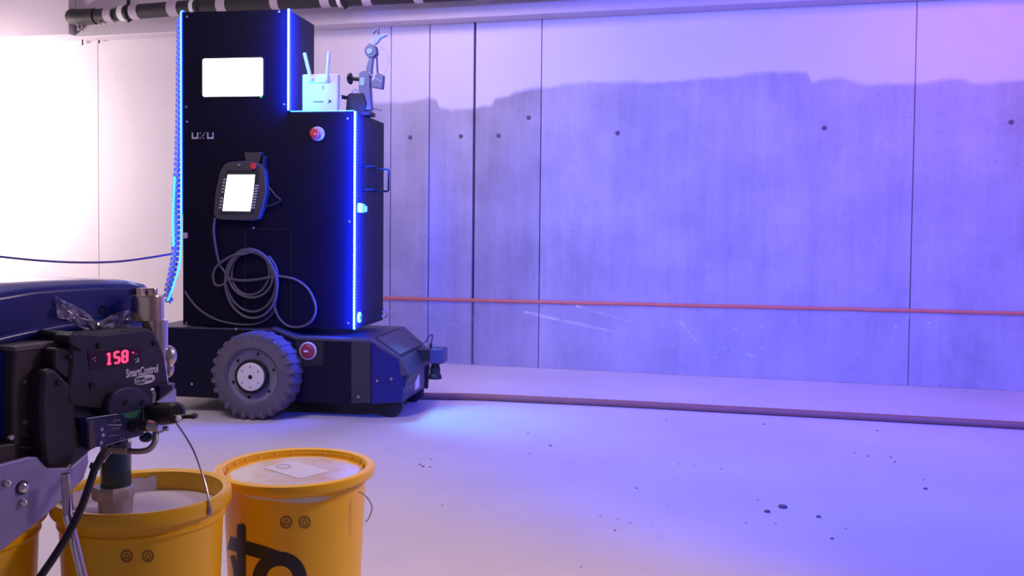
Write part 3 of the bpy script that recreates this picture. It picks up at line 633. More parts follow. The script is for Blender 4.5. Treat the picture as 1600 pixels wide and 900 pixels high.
# coiled pendant cable
CV = -.014
def cvp(lst, v): return [RF.wor(rp(x, y, v)) for x, y in lst]
cab = MB(); rr = .0062
cab.tube(cvp([(336, 340), (334, 360), (337, 385), (343, 412), (350, 423), (358, 434), (375, 438), (400, 437), (422, 433), (440, 432), (462, 437), (480, 450), (491, 470), (493, 487), (485, 503), (468, 511), (450, 509), (437, 498), (430, 482), (429, 465)], CV-.012), rr, 10, 6)
cab.tube(cvp([(343, 412), (336, 420), (333, 432), (336, 444), (345, 446), (353, 440), (357, 425), (363, 410), (372, 399), (384, 392), (395, 390)], CV-.02), rr, 10, 6)
def loop(x0, x1, y0, y1, v, tilt=0):
    cx, cy, rx, ry = (x0+x1)/2, (y0+y1)/2, (x1-x0)/2, (y1-y0)/2
    cab.tube(cvp([(cx+rx*math.cos(a_)+tilt*math.sin(a_), cy+ry*math.sin(a_)) for a_ in [R(22.5*k) for k in range(16)]], v), rr, 10, 5, closed=True)
loop(362, 421, 392, 461, CV-.002, -1); loop(357, 426, 394, 465, CV-.014, 2); loop(353, 431, 389, 487, CV-.008, 3); loop(352, 433, 391, 497, CV-.020, 3)
cab.tube(cvp([(289, 455), (296, 466), (310, 482), (335, 498), (365, 506), (395, 507), (415, 500), (428, 485), (432, 462), (434, 435), (430, 415), (420, 400)], CV+.002), rr*.9, 10, 6)
cab.tube(cvp([(343, 412), (356, 403), (368, 398), (380, 397), (395, 393)], CV-.026), rr, 10, 6)
tag(cab.build('coiled_cable', 'cable_grey'), 'grey coiled cable hanging below the control pendant on the robot', 'cable')

# router on the robot's shoulder
rv = .06; q = rp(500, 172, rv)
FRo = Frame(RF.wor((rp(500, 172, rv).x, rv, zS)), RF.a)
rt = FRo.empty('wifi_router'); tag(rt, 'white router with two upright antennas standing on the robot shoulder', 'router')
def ro(x, y, v=0): return FRo.px(x, y, v)
a = ro(472, 116); b = ro(528, 172)
t = MB(); t.box(a.x, b.x, 0, .032, 0.001, a.z); t.build('router_body', 'white_plastic', rt, bevel=.006)
for P0, P1, r_ in (((486, 124), (476, 83), .0085), ((511, 124), (514, 81), .0085)):
    A = ro(*P0, -.012); B = ro(*P1, -.012); t = MB(); t.tube([A, A.lerp(B, .12), A.lerp(B, .2), B], r_, 12, 0)
    t.sphere(A, .012, 12); t.build('antenna', 'white_plastic', rt)
t = MB(); A = ro(484, 120, -.004); B = ro(514, 129, -.004); t.box(A.x, B.x, -.008, .0, B.z, A.z); t.build('antenna_mount', 'white_plastic', rt, bevel=.003)
t = MB(); A = ro(505, 137); t.box(A.x-.004, A.x+.004, -.001, 0, A.z-.009, A.z+.009); t.build('indicator', 'grey_print', rt)
t = MB()
for k in range(5): A = ro(491+k*3.2, 159); t.box(A.x-.004, A.x+.003, -.001, 0, A.z-.003, A.z+.003)
A = ro(513, 155); B = ro(519, 158); C_ = ro(512, 162); D_ = ro(514, 158); t.prism([(A.x, A.z), (B.x, B.z), (C_.x, C_.z), (D_.x, D_.z)], -.001, 0); t.build('maker_mark', 'black', rt)
t = MB(); t.tube([ro(533, 150, .02), ro(530, 165, .02), Vector((ro(531, 170, .02).x, .02, .004))], .004, 8, 4); t.build('router_cable', 'white_plastic', rt)

# little sensor arm at the right end
mv = .20; FM = Frame(RF.wor((rp(565, 178, mv).x, mv, zS)), RF.a)
ma = FM.empty('sensor_arm'); tag(ma, 'small blue-lit jointed metal arm with cables on the robot top right corner', 'arm')
def mp_(x, y, v=0): return FM.px(x, y, v)
def mpr(pts, v0, v1, name, m, bev=.003, par=ma): t = MB(); t.prism(FM.poly(pts, v0), v0, v1); return t.build(name, m, par, bevel=bev)
mpr([(543, 148), (548, 145), (568, 146), (572, 160), (569, 178), (540, 176), (541, 160)], -.03, .03, 'motor_block', 'black')
t = MB(); t.box(mp_(548, 170).x, mp_(582, 170).x, -.04, .05, 0.0005, .02); t.build('base_plate', 'black', ma, bevel=.002)
mpr([(532, 148), (545, 150), (545, 156), (533, 154)], -.01, .01, 'clamp_lever', 'black')
mpr([(561, 114), (568, 110), (577, 113), (578, 140), (580, 172), (566, 172), (560, 140)], -.02, .02, 'column', 'mast_grey')
mpr([(562, 121), (570, 121), (569, 134), (561, 133)], -.024, -.019, 'label_plate', 'mast_pale', .001)
A = mp_(552, 123); B = mp_(563, 124); t = MB(); t.cyl(A, B, .010, n=12); t.build('knob_stem', 'black', ma)
t = MB(); A = mp_(547, 123); kx = Vector((1, 0, 0))
for k in range(5):
    a_ = R(72*k+10); t.sphere((A.x, A.y+.016*math.cos(a_), A.z+.018*math.sin(a_)), .0115, 10)
t.cyl(A-kx*.012, A+kx*.012, .016, n=14); t.build('star_knob', 'black', ma)
mpr([(577, 90), (583, 88), (581, 105), (580, 121), (572, 119), (572, 105)], -.012, .014, 'lower_arm', 'mast_grey')
mpr([(570, 74), (577, 67), (587, 72), (589, 84), (582, 90), (575, 90), (569, 81)], -.018, .02, 'elbow_joint', 'mast_grey', .005)
A = mp_(578, 80, -.018); t = MB(); t.cyl(A, A+Vector((0, -.008, 0)), .014, n=16); t.build('joint_cap', 'mast_pale', ma)
mpr([(583, 66), (587, 57), (593, 54), (603, 53), (604, 55), (594, 60), (590, 66), (585, 70)], -.010, .012, 'wrist', 'mast_pale')
mpr([(579, 50), (586, 43), (589, 45), (583, 53)], -.008, .008, 'gripper_finger', 'mast_grey', .001)
mpr([(588, 42), (591, 43), (592, 52), (589, 53)], -.008, .008, 'gripper_finger', 'mast_grey', .001)
t = MB(); t.tube([mp_(x, y) for x, y in [(588, 76), (589, 95), (590, 115)]], .004, 8, 4)
for k in range(9): A = mp_(588.2+k*.2, 80+k*4); t.sphere(A, .0062, 8)
t.build('ribbed_conduit', 'mast_grey', ma)
mpr([(586, 117), (592, 114), (599, 118), (597, 139), (580, 136), (579, 128), (584, 124)], -.016, .02, 'actuator_block', 'mast_grey')
t = MB(); t.tube([mp_(x, y, -.006) for x, y in [(593, 73), (600, 78), (606, 86), (606, 98), (603, 110), (597, 121)]], .0022, 8, 6); t.build('thin_cable', 'white_plastic', ma)
t = MB(); t.tube([mp_(x, y, -.02) for x, y in [(576, 113), (586, 122), (597, 128)]], .0022, 8, 6); t.build('thin_cable', 'white_plastic', ma)
mpr([(573, 140), (578, 142), (577, 165), (574, 172), (570, 172), (572, 160)], .022, .04, 'mounting_leg', 'black')
t = MB(); t.tube([mp_(578, 168), mp_(597, 173)], .0018, 6, 0); t.build('rod', 'black', ma)
t = MB(); t.tube([mp_(x, y, -.032) for x, y in [(551, 146), (551, 142), (554, 140), (558, 142), (558, 146)]], .0028, 8, 4); t.build('loop_handle', 'steel', ma)

# cable from the left into the robot
t = MB(); t.tube([RF.wor(rp(x, y, .04)) for x, y in [(-120, 385), (-40, 396), (0, 401), (60, 407), (120, 410), (180, 409), (230, 403), (272, 396)]], .0055, 8, 6)
tag(t.build('power_cable', 'cable_blue'), 'thin blue cable sagging from the left edge to the robot back', 'cable')

# ================================================================== BUCKETS
HA, HB = .40, .375
def bucket(center, label, lid=False, r=.150, fill=None, BH=.40):
    rt = bpy.data.objects.new('paint_bucket', None); col.objects.link(rt); rt.location = center; tag(rt, label, 'bucket', 'yellow paint buckets in the foreground')
    rb = r*.885
    t = MB(); t.lathe((0, 0, 0), (0, 0, 1), [(0, 0), (rb-.004, 0), (rb, .004), (r-.0035, BH-.055)]+([(r-.0015, BH-.022), (r+.009, BH-.015), (r+.012, BH-.012)] if lid else [(r+.001, BH-.050), (r+.001, BH-.046), (r-.002, BH-.044), (r-.001, BH-.03), (r+.010, BH-.028), (r+.012, BH-.024)])+[(r+.012, BH-.006), (r+.009, BH), (r+.002, BH),
        (r-.004, BH-.003), (r-.006, BH-.05), (rb-.006, .006), (0, .006)], 96); t.build('bucket_body', 'yellow', rt)
    if fill:
        rr_ = rb+(r-rb)*fill/BH-.0062
        t = MB(); t.lathe((0, 0, fill-.03), (0, 0, 1), [(0, 0), (rr_, 0), (rr_, .03), (rr_*.9, .029), (0, .029)], 72); t.build('paint', 'paint', rt, label='pale lilac-white wall paint')
    if lid:
        t = MB(); t.lathe((0, 0, BH-.014), (0, 0, 1), [(r+.0128, 0), (r+.016, .0005), (r+.017, .003), (r+.0178, .014), (r+.0165, .018), (r+.012, .020), (r+.004, .020), (r-.001, .018), (r-.004, .006), (r-.007, .0045), (r-.03, .004), (0, .004), (0, .0005), (r-.009, .0005), (r-.008, .010)], 96)
        l_ = t.build('lid', 'yellow', rt, label='yellow snap lid smeared with white paint')
        t = MB(); n_ = 64; ring = []
        for i in range(n_):
            a_ = 2*math.pi*i/n_; q_ = (r-.012)*(1-.10*abs(noise.noise(Vector((math.cos(a_)*2.5, math.sin(a_)*2.5, 3))))*2); ring.append((q_*math.cos(a_), q_*math.sin(a_)))
        t.add([(x, y, BH-.0099) for x, y in ring]+[(x, y, BH-.0093) for x, y in ring], [tuple(range(n_, 2*n_))]+[(i, (i+1) % n_, n_+(i+1) % n_, n_+i) for i in range(n_)])
        t.build('paint_smear', smear, l_)
        for i in range(24):
            a_ = 2*math.pi*i/24; t = MB(); ca, sa = math.cos(a_), math.sin(a_); rr_ = r-.0045
            t.add([(ca*(rr_+dx)-sa*dy, sa*(rr_+dx)+ca*dy, BH) for dx, dy in ()] if False else
                  [(ca*(rr_+dx)-sa*dy, sa*(rr_+dx)+ca*dy, BH-.0305+dz) for dx, dy, dz in ((-.006, -.0015, .021), (.001, -.0015, .021), (.001, .0015, .021), (-.006, .0015, .021), (-.001, -.0015, .031), (.001, -.0015, .031), (.001, .0015, .031), (-.001, .0015, .031))],
                  [(0,3,2,1),(4,5,6,7),(0,1,5,4),(1,2,6,5),(2,3,7,6),(3,0,4,7)]); t.build('lid_rib', 'yellow', l_)
    rt['r'] = r; rt['h'] = BH; return rt
smear = bpy.data.materials.new('smear'); smear.use_nodes = True
_nt = smear.node_tree; _b = _nt.nodes['Principled BSDF']; _tc = _nt.nodes.new('ShaderNodeTexCoord'); _n = _nt.nodes.new('ShaderNodeTexNoise'); _n.inputs['Scale'].default_value = 11; _n.inputs['Detail'].default_value = 8; _n.inputs['Roughness'].default_value = .65
_rp = _nt.nodes.new('ShaderNodeValToRGB'); _rp.color_ramp.elements[0].position = .30; _rp.color_ramp.elements[0].color = (.66, .38, .10, 1); _rp.color_ramp.elements[1].position = .56; _rp.color_ramp.elements[1].color = (.70, .60, .56, 1)
_nt.links.new(_tc.outputs['Object'], _n.inputs['Vector']); _nt.links.new(_n.outputs['Fac'], _rp.inputs[0]); _nt.links.new(_rp.outputs[0], _b.inputs['Base Color']); _b.inputs['Roughness'].default_value = .28
_bp = _nt.nodes.new('ShaderNodeBump'); _bp.inputs['Strength'].default_value = .3; _bp.inputs['Distance'].default_value = .003; _nt.links.new(_n.outputs['Fac'], _bp.inputs['Height']); _nt.links.new(_bp.outputs[0], _b.inputs['Normal'])
def rim_center(px, py, h=HA): return floor_pt(px, py, h)
cA = rim_center(224, 765); cB = rim_center(462, 731, HB); cC = rim_center(-78, 795)
bA = bucket((cA.x, cA.y, 0), 'open yellow bucket of white paint under the sprayer pump', fill=.360, r=.149)
bB = bucket((cB.x, cB.y, 0), 'yellow bucket with closed paint-smeared lid and black lettering', lid=True, r=.154, BH=HB)
bC = bucket((cC.x, cC.y, 0), 'yellow bucket cut off by the left edge of the photo behind the frame plate', r=.143)
def cone_hit(px, py, rt, lift=.0006):
    c_ = rt.location; BH = rt['h']; r = rt['r']; rb = r*.885; d = ray(px, py); t_ = (Vector((c_.x, c_.y, 0))-Vector((CAMP.x, CAMP.y, 0))).length-.2
    best = None; ta = .9
    while ta < 3.0:
        p = CAMP+d*ta; rr_ = rb+(r-.0035-rb)*p.z/(BH-.055); q_ = math.hypot(p.x-c_.x, p.y-c_.y)
        if q_ <= rr_+lift:
            lo, hi = ta-.004, ta
            for _ in range(14):
                m_ = (lo+hi)/2; p = CAMP+d*m_; rr_ = rb+(r-.0035-rb)*p.z/(BH-.055)
                if math.hypot(p.x-c_.x, p.y-c_.y) <= rr_+lift: hi = m_
                else: lo = m_
            return CAMP+d*hi-c_
        ta += .004
    return None
def stroke(lst, w_, rt, mb, taper=None):        # a painted line wrapped on the bucket's wall
    P = [Vector(p) for p in lst]; Q = cr(P, 8) if len(P) > 2 else [P[0].lerp(P[1], k/8) for k in range(9)]
    rows = []
    for i, p in enumerate(Q):
        d = (Q[min(len(Q)-1, i+1)]-Q[max(0, i-1)]).normalized(); n_ = Vector((-d.y, d.x)); row = []
        for k in range(5):
            s_ = (k/4-.5)*(w_ if not taper else taper(i/(len(Q)-1)))
            h = cone_hit(p.x+n_.x*s_, p.y+n_.y*s_, rt)
            row.append(h)
        rows.append(row)
    for A, B in zip(rows, rows[1:]):
        for k in range(4):
            if None in (A[k], A[k+1], B[k], B[k+1]): continue
            mb.add([A[k], A[k+1], B[k+1], B[k]], [(0, 1, 2, 3)])
V2 = lambda *a: [Vector((x, y)) for x, y in a]
lg = MB()
stroke(V2((377, 826), (377, 850), (377, 900), (377, 960)), 14, bB, lg)
circ = [(cx_, cy_) for cx_, cy_ in [(377+24/2, 818+8)]]
stroke(V2((377, 818), (377, 822), (377, 828)), 14, bB, lg, lambda s_: 14*math.sqrt(max(.05, 1-(1-min(1, s_*1.3))**2)))
stroke(V2((357, 848), (385, 856), (412, 864), (440, 874)), 21, bB, lg)
stroke(V2(*[(437+32*math.cos(R(k*22.5-100)), 905+32*math.sin(R(k*22.5-100))) for k in range(17)]), 22, bB, lg)
stroke(V2((363, 868), (368, 890), (368, 920)), 8, bB, lg)
lg.build('lettering', 'black_print', bB)
def icon(px, py, rt, kind_):
    m_ = MB(); n_ = 20; R_ = 9.5
    C0 = [(px+R_*.86*math.cos(2*math.pi*k/n_), py+R_*.9*math.sin(2*math.pi*k/n_)) for k in range(n_+1)]
    stroke(V2(*C0), 3.0, rt, m_)
    if kind_: stroke(V2((px, py-5), (px-3.5, py+1), (px, py+5), (px+3.5, py+1), (px, py-5)), 2.2, rt, m_)
    else:
        stroke(V2((px, py-5), (px-4.5, py+3)), 2.2, rt, m_); stroke(V2((px-4.5, py+3.5), (px+4.5, py+3.5)), 2.2, rt, m_); stroke(V2((px+4.5, py+3), (px, py-5)), 2.2, rt, m_)
    m_.build('printed_icon', 'icon_brown', rt)
icon(447, 816, bB, 0); icon(476, 816, bB, 1); icon(198, 869, bA, 0); icon(231, 869, bA, 1)
# drips under the lid rim
dr = MB()
stroke(V2((380, 769), (390, 773), (412, 779), (440, 782), (470, 782), (500, 780), (515, 777)), 6, bB, dr, lambda s_: 6+3*math.sin(s_*11))
dr.build('paint_drip', 'white_paint', bB)
# label on the lid
t = MB(); lab = [floor_pt(x, y, HB-.0090)-bB.location for x, y in [(411, 731), (457, 720), (518, 736), (468, 748)]]
t.add([p for p in lab]+[p+Vector((0, 0, .0006)) for p in lab], [(4, 5, 6, 7), (0, 1, 5, 4), (1, 2, 6, 5), (2, 3, 7, 6), (3, 0, 4, 7)]); t.build('lid_label', mat('paper', (.66, .62, .66), .5), bB)
t = MB(); t.tube([floor_pt(443+11*math.cos(R(k*30)), 729+3*math.sin(R(k*30)), HB-.0083)-bB.location for k in range(12)], .0008, 6, 0, closed=True); t.build('lid_mark', 'icon_brown', bB)
# handles
def on_rim(px, py, rt, z, extra=.013):
    return None
def wire(lst, rt, d_, name='wire_handle'):
    t = MB(); t.tube([at_depth(x, y, dd)-rt.location for x, y, dd in lst], .0016, 8, 8); t.build(name, 'steel', rt)
def hit_depth(px, py, rt, lift): h = cone_hit(px, py, rt, lift); return h
e1 = cone_hit(560, 768, bB, .012); e2 = cone_hit(568, 812, bB, .004)
t = MB(); t.tube([e1, e1+Vector((.016, .004, -.010)), e1+Vector((.026, .012, -.035)), e1+Vector((.020, .010, -.058)), e1+Vector((.014, .006, -.066))], .0016, 8, 8); t.build('wire_handle', 'steel', bB)
e3 = cone_hit(328, 797, bA, .0165)
dd = (e3+bA.location-CAMP).dot(CF)/DS
t = MB(); t.tube([at_depth(x, y, z_)-bA.location for x, y, z_ in [(328, 798, dd-.002), (326, 780, dd), (319, 750, dd+.01), (306, 712, dd+.03), (292, 685, dd+.05), (275, 660, dd+.07)]], .0019, 8, 8)
t.build('wire_handle', 'steel', bA)
t = MB(); t.cyl(e3+Vector((0, 0, -.008)), e3+Vector((0, 0, .006)), .004, n=10); t.build('handle_ear', 'dull_steel', bA)
# paint splashed up the inside wall of the open bucket
t = MB(); rws = []
for i in range(25):
    a_ = R(116+74*i/24); row = []
    for z_ in (.354, HA-.052, HA-.012+.006*noise.noise(Vector((i*.5, 0, 0)))):
        rr_ = (.149-.0075 if z_ > .354 else .149*.885+(.149-.149*.885)*z_/HA-.0075); row.append((rr_*math.cos(a_), rr_*math.sin(a_), z_))
    rws.append(row)
for A, B in zip(rws, rws[1:]):
    for k in range(2): t.add([A[k], A[k+1], B[k+1], B[k]], [(0, 1, 2, 3)])
t.build('paint_splash', 'paint', bA)

# ================================================================== SPRAYER
p0 = at_depth(180, 600, 1.30); SF = Frame((p0.x, p0.y, 0), YAW+math.atan2(1, .40))
spr = SF.empty('paint_sprayer')
tag(spr, 'airless paint sprayer with dark blue hood and red digital display, left foreground', 'sprayer')
def sx(x, y, v=0.0): return SF.px(x, y, v)
def spm(pts, v0, v1, name, m, bev=.003, par=spr, **kw):
    t = MB(); t.prism(SF.poly(pts, v0), v0, v1); return t.build(name, m, par, bevel=bev, **kw)
# control housing
spm([(109, 522), (116, 518), (160, 521), (232, 513), (243, 520), (257, 552), (263, 590), (268, 622), (262, 632), (190, 645), (100, 632), (108, 600), (112, 560)], 0, .09, 'control_housing', 'dark_plastic', .005, seg=3)
spm([(84, 545), (90, 543), (110, 545), (113, 570), (118, 590), (115, 598), (95, 585), (84, 575)], .004, .07, 'housing_clip', 'dark_plastic', .004)
spm([(107, 525), (114, 521), (122, 524), (134, 545), (128, 549), (108, 536)], -.006, .03, 'housing_corner', 'dark_plastic', .003)
spm([(68, 580), (84, 574), (110, 600), (118, 628), (120, 660), (136, 690), (108, 732), (72, 732), (66, 680), (64, 630)], .0, .08, 'lower_housing', 'dark_plastic', .006, seg=3)
spm([(100, 625), (268, 620), (264, 640), (225, 646), (150, 655), (148, 700), (112, 728), (105, 690)], .012, .10, 'gear_housing', mat('gear', (.02, .02, .05), .4), .004)
spm([(170, 630), (176, 615), (190, 606), (206, 604), (222, 609), (234, 620), (238, 645), (205, 650), (170, 655)], -.012, .03, 'gear_cover', mat('gear2', (.03, .03, .075), .45), .003)
for px, py in [(111, 557), (242, 536), (155, 541), (144, 602), (92, 598), (189, 628), (215, 628)]:
    q = sx(px, py, -.002); t = MB(); t.lathe((q.x, -.004 if px < 180 or py < 600 else -.014, q.z), (0, 1, 0), [(0, .001), (.003, .001), (.004, 0), (.0055, .003)], 12); t.build('housing_screw', 'black', spr)
# display window
win = spm([(137, 548), (219, 540), (222, 568), (141, 578)], -.0012, .002, 'display_window', mat('window', (.03, .008, .014), .25), .0005)
# digits, seven segments each, of slightly receding height
def seg_digit(cx, cy, w_, h_, segs):
    t = MB(); k = 1.6
    S = {'a': ((-w_, -h_), (w_, -h_)), 'b': ((w_, -h_), (w_, 0)), 'c': ((w_, 0), (w_, h_)), 'd': ((-w_, h_), (w_, h_)), 'e': ((-w_, 0), (-w_, h_)), 'f': ((-w_, -h_), (-w_, 0)), 'g': ((-w_, 0), (w_, 0)),
         'm': ((0, -h_), (0, h_)), 'n': ((-w_, -h_+3.2), (0, -h_)), 'o': ((-w_, h_), (w_, h_))}
    for s_ in segs:
        (x0, y0), (x1, y1) = S[s_]; dx, dy = x1-x0, y1-y0; L_ = math.hypot(dx, dy); nx2, ny2 = -dy/L_*k, dx/L_*k; e = .25*k
        pts = [(x0+nx2+dx/L_*e, y0+ny2+dy/L_*e), (x1+nx2-dx/L_*e, y1+ny2-dy/L_*e), (x1-nx2-dx/L_*e, y1-ny2-dy/L_*e), (x0-nx2+dx/L_*e, y0-ny2+dy/L_*e)]
        pts = [(cx+a_+b_*-.02, cy+b_-a_*.10) for a_, b_ in pts]
        t.prism(SF.poly(pts, -.0022), -.0022, -.0012)
    t.build('display_digit', 'red_seg', win)
seg_digit(171, 560, 3.2, 8.5, 'mno'); seg_digit(183, 558.5, 3.6, 8.5, 'afgcd'); seg_digit(195.5, 557, 3.6, 8.5, 'abcdefg')
t = MB(); q = sx(208, 551, -.002); t.box(q.x-.0012, q.x+.0012, -.0024, -.0012, q.z-.0012, q.z+.0012); t.build('display_dot', 'red_seg', win)
t = MB()
for px, py in [(146, 561), (149, 559), (149, 564), (213, 553), (214, 560), (211, 562), (216, 565)]:
    q = sx(px, py, -.002); t.box(q.x-.0016, q.x+.0016, -.0018, -.0011, q.z-.0009, q.z+.0009)
A, B, C_ = sx(211, 567, -.0018), sx(217, 558, -.0018), sx(218, 566, -.0018); t.prism([(A.x, A.z), (B.x, B.z), (C_.x, C_.z)], -.0018, -.0011)
t.build('display_symbols', 'grey_print', win, kind='stuff')
# lettering
def text_between(body, pA, pB, v, hpx, m, name='lettering', off_=0.0, par=spr):
    A = sx(*pA, v); B = sx(*pB, v); mb = text_mb(body, 1.0, off_, .0)
    xmin = min(p[0] for p in mb.v); xmax = max(p[0] for p in mb.v); wd = xmax-xmin
    Hh = abs(sx(pA[0], pA[1], v).z-sx(pA[0], pA[1]-hpx, v).z)
    out = MB(); out.f = mb.f
    for (a_, b_, c_) in mb.v:
        s_ = (a_-xmin)/wd; out.v.append((A.x+(B.x-A.x)*s_, v, A.z+(B.z-A.z)*s_+b_*Hh/.72))
    return out.build(name, m, par)
text_between('SmartControl', (197, 590), (247, 581), -.0006, 13, 'white_print', off_=.032)
def ell(cx, cy, rx, ry, sl, n_=28, p_=2.6):
    return [(cx+rx*math.copysign(abs(math.cos(a_))**(2/p_), math.cos(a_)), cy+ry*math.copysign(abs(math.sin(a_))**(2/p_), math.sin(a_))+sl*rx*math.copysign(abs(math.cos(a_))**(2/p_), math.cos(a_))) for a_ in [2*math.pi*k/n_ for k in range(n_)]]
bd = spm(ell(226, 593, 16, 7.2, -.17), -.0008, .001, 'badge', 'white_print', 0)
spm([(213, 591.5), (226, 589), (226, 598.6), (214, 600), (212, 596)], -.0012, -.0005, 'badge_field', 'black', 0, par=bd)
text_between('BLUE', (213.5, 598), (225.5, 596), -.0016, 4.5, 'white_print', par=bd, off_=.02)
text_between('LINK', (227.5, 595.5), (239.5, 593), -.0016, 4.2, 'black', par=bd, off_=.02)
# instrument plate under the housing
ip = spm([(135, 654), (186, 647), (224, 641), (225, 679), (166, 697), (138, 700)], -.014, .02, 'valve_plate', 'panel_blue', .001)
for (a1, b1), (a2, b2) in [((135, 654), (183, 647)), ((165, 696), (224, 679)), ((224, 640), (224, 655)), ((168, 664), (190, 664)), ((187, 688), (190, 684)), ((193, 690), (194, 684)), ((199, 688), (202, 683)), ((206, 684), (206, 679))]:
    t = MB(); t.tube([sx(a1, b1, -.0145), sx(a2, b2, -.0145)], .0006, 6, 0); t.build('printed_line', 'white_print', ip)
def dashes(x0, y, n_, sl=-.1, h_=1.4):
    t = MB()
    for k in range(n_):
        q = sx(x0+k*2.6, y+k*2.6*sl, -.0144); t.box(q.x-.0011, q.x+.0011, -.0146, -.0139, q.z-.0006*h_, q.z+.0006*h_)
    t.build('small_print', 'grey_print', ip)
text_between('Spray', (177, 659), (188, 657), -.0147, 4, 'grey_print', par=ip); text_between('Prime', (175, 672), (188, 670), -.0147, 4, 'grey_print', par=ip)
dashes(172, 681, 7)
spm([(192, 647), (221, 640), (220, 652), (205, 654), (194, 652)], -.0148, -.0138, 'green_label', 'green_print', 0, par=ip)
q = sx(208, 664, -.014); t = MB(); t.lathe((q.x, -.014, q.z), (.25, -1, 0), [(0, 0), (.013, 0), (.013, .012), (.011, .014), (.011, .03), (0, .03)], 24); t.build('valve_collar', 'black', spr)
q2 = sx(226, 664, -.05); t = MB(); t.lathe((q.x, -.014, q.z), (.25, -1, 0), [(0, .028), (.0105, .028), (.0105, .050), (.009, .052), (0, .052)], 24); t.build('valve_knob', 'steel', spr, label='turned aluminium knob')
spm([(138, 660), (146, 656), (150, 700), (140, 704)], -.016, .0, 'bracket', 'taupe', .002)
for px, py in [(159, 671), (161, 680), (158, 692)]:
    q = sx(px, py, -.016); t = MB(); t.lathe((q.x, -.017, q.z), (0, 1, 0), [(0, 0), (.003, 0), (.004, .003)], 10); t.build('bracket_bolt', 'steel', spr)
# right-hand pressure knob
q = sx(252, 646, .03)
t = MB(); q0 = at_depth(238, 650, 1.36); t_ = SF.loc(q0); e_ = SF.loc(at_depth(276, 644, 1.28))
t.lathe(t_, e_-t_, [(0, -.1), (.016, -.1), (.0185, .0), (.0195, .3), (.0195, .75), (.018, .95), (.012, 1.0), (0, 1.0)], 28, True); t.build('pressure_knob', 'black', spr)
t = MB(); a = SF.loc(at_depth(273, 652, 1.27)); b = SF.loc(at_depth(303, 650, 1.27)); t.tube([a, a.lerp(b, .6), b], .004, 8, 0); t.sphere(b, .0065, 12, (1.4, 1, .8)); t.build('knob_lever', 'black', spr)
t = MB(); a = SF.loc(at_depth(279, 654, 1.262)); t.sphere(a, .006, 12, (1.2, .5, .9)); t.build('knob_cap', 'white_plastic', spr)
# chrome filter column
def vcyl(px, y0, y1, d, wpx, name, m, prof=None, n_=36, bev=.001, **kw):
    A = SF.loc(at_depth(px, y0, d)); B = SF.loc(at_depth(px, y1, d)); r_ = wpx/2/FPX*d*DS*.95
    t = MB(); hgt = A.z-B.z
    pr = prof or [(0, 0), (1, 0), (1, 1), (0, 1)]
    t.lathe((A.x, A.y, B.z), (0, 0, 1), [(r_*a_, b_*hgt) for a_, b_ in pr], n_); return t.build(name, m, spr, **kw)
dC = 1.40
vcyl(244, 500, 620, dC, 37, 'filter_tube', 'chrome')
vcyl(230.5, 461, 502, dC-.005, 51, 'filter_cap', 'brass', [(0, 0), (.86, 0), (.88, .04), (1, .06), (1, .93), (.96, 1), (0, 1)])
vcyl(237, 450, 463, dC, 19, 'cap_nut', 'brass', [(0, 0), (1, 0), (1, .85), (.9, 1), (0, 1)], 20)
vcyl(220, 450, 463, dC+.02, 20, 'cap_lug', 'brass', None, 8)
vcyl(238, 500, 530, dC-.008, 30, 'tube_neck', 'brass')
q = SF.loc(at_depth(263, 556, dC+.01)); t = MB()
t.sphere(q, .016, 16, (1, 1, 1.3)); t.sphere(q+Vector((.0, 0, -.024)), .011, 14, (1, 1, 1.6)); t.build('hose_fitting', 'steel', spr)
vcyl(254, 600, 640, dC-.01, 40, 'manifold', mat('manifold', (.03, .03, .10), .4), None, 6)
q = SF.loc(at_depth(258, 621, 1.345)); t = MB(); t.add([q+Vector(v) for v in ((-.02, -.002, -.006), (.026, -.002, .012), (.026, -.002, -.012), (-.02, .004, -.006), (.026, .004, .012), (.026, .004, -.012))], [(0, 2, 1), (3, 4, 5), (0, 1, 4, 3), (1, 2, 5, 4), (2, 0, 3, 5)]); t.build('metal_tab', 'steel', spr)
q = SF.loc(at_depth(238, 617, 1.29)); t = MB(); t.tube([q+Vector((0, 0, .010)), q+Vector((.004, 0, .0)), q+Vector((.002, 0, -.014))], .0028, 8, 4); t.build('silver_clip', 'steel', spr)
# pump
dP = 1.40
vcyl(181, 690, 762, dP, 48, 'pump_cylinder', 'teal', [(0, 0), (.92, 0), (1, .03), (1, 1), (0, 1)])
vcyl(180, 640, 695, dP, 40, 'pump_rod_housing', mat('rod_housing', (.02, .02, .05), .4), None)
pn = vcyl(177, 758, 778, dP, 66, 'pump_nut', 'dull_steel', [(0, 0), (.95, 0), (1, .2), (1, .8), (.93, 1), (0, 1)], 8)
vcyl(181, 775, 812, dP, 55, 'inlet_foot', 'dull_steel', [(0, -.4), (.8, -.4), (.86, 0), (.96, .4), (1, 1), (0, 1)], 28)
t = MB(); t.tube([SF.loc(at_depth(x, y, d)) for x, y, d in [(192, 702, 1.37), (205, 705, 1.36), (222, 705, 1.355), (234, 701, 1.355), (242, 690, 1.36), (243, 672, 1.37), (238, 660, 1.375)]], .0055, 12, 8); t.build('return_pipe', 'dull_steel', spr)
t = MB(); a = SF.loc(at_depth(176, 702, 1.365)); b = SF.loc(at_depth(200, 704, 1.358)); t.lathe(a, b-a, [(0, 0), (.0085, 0), (.0085, 1), (0, 1)], 6, True); t.build('pipe_nut', 'dull_steel', spr)
t = MB(); a = SF.loc(at_depth(247, 671, 1.37)); b = SF.loc(at_depth(263, 669, 1.37)); t.lathe(a, b-a, [(0, 0), (.007, 0), (.007, .5), (.005, .52), (.005, 1), (0, 1)], 10, True); t.build('pipe_fitting', 'steel', spr)
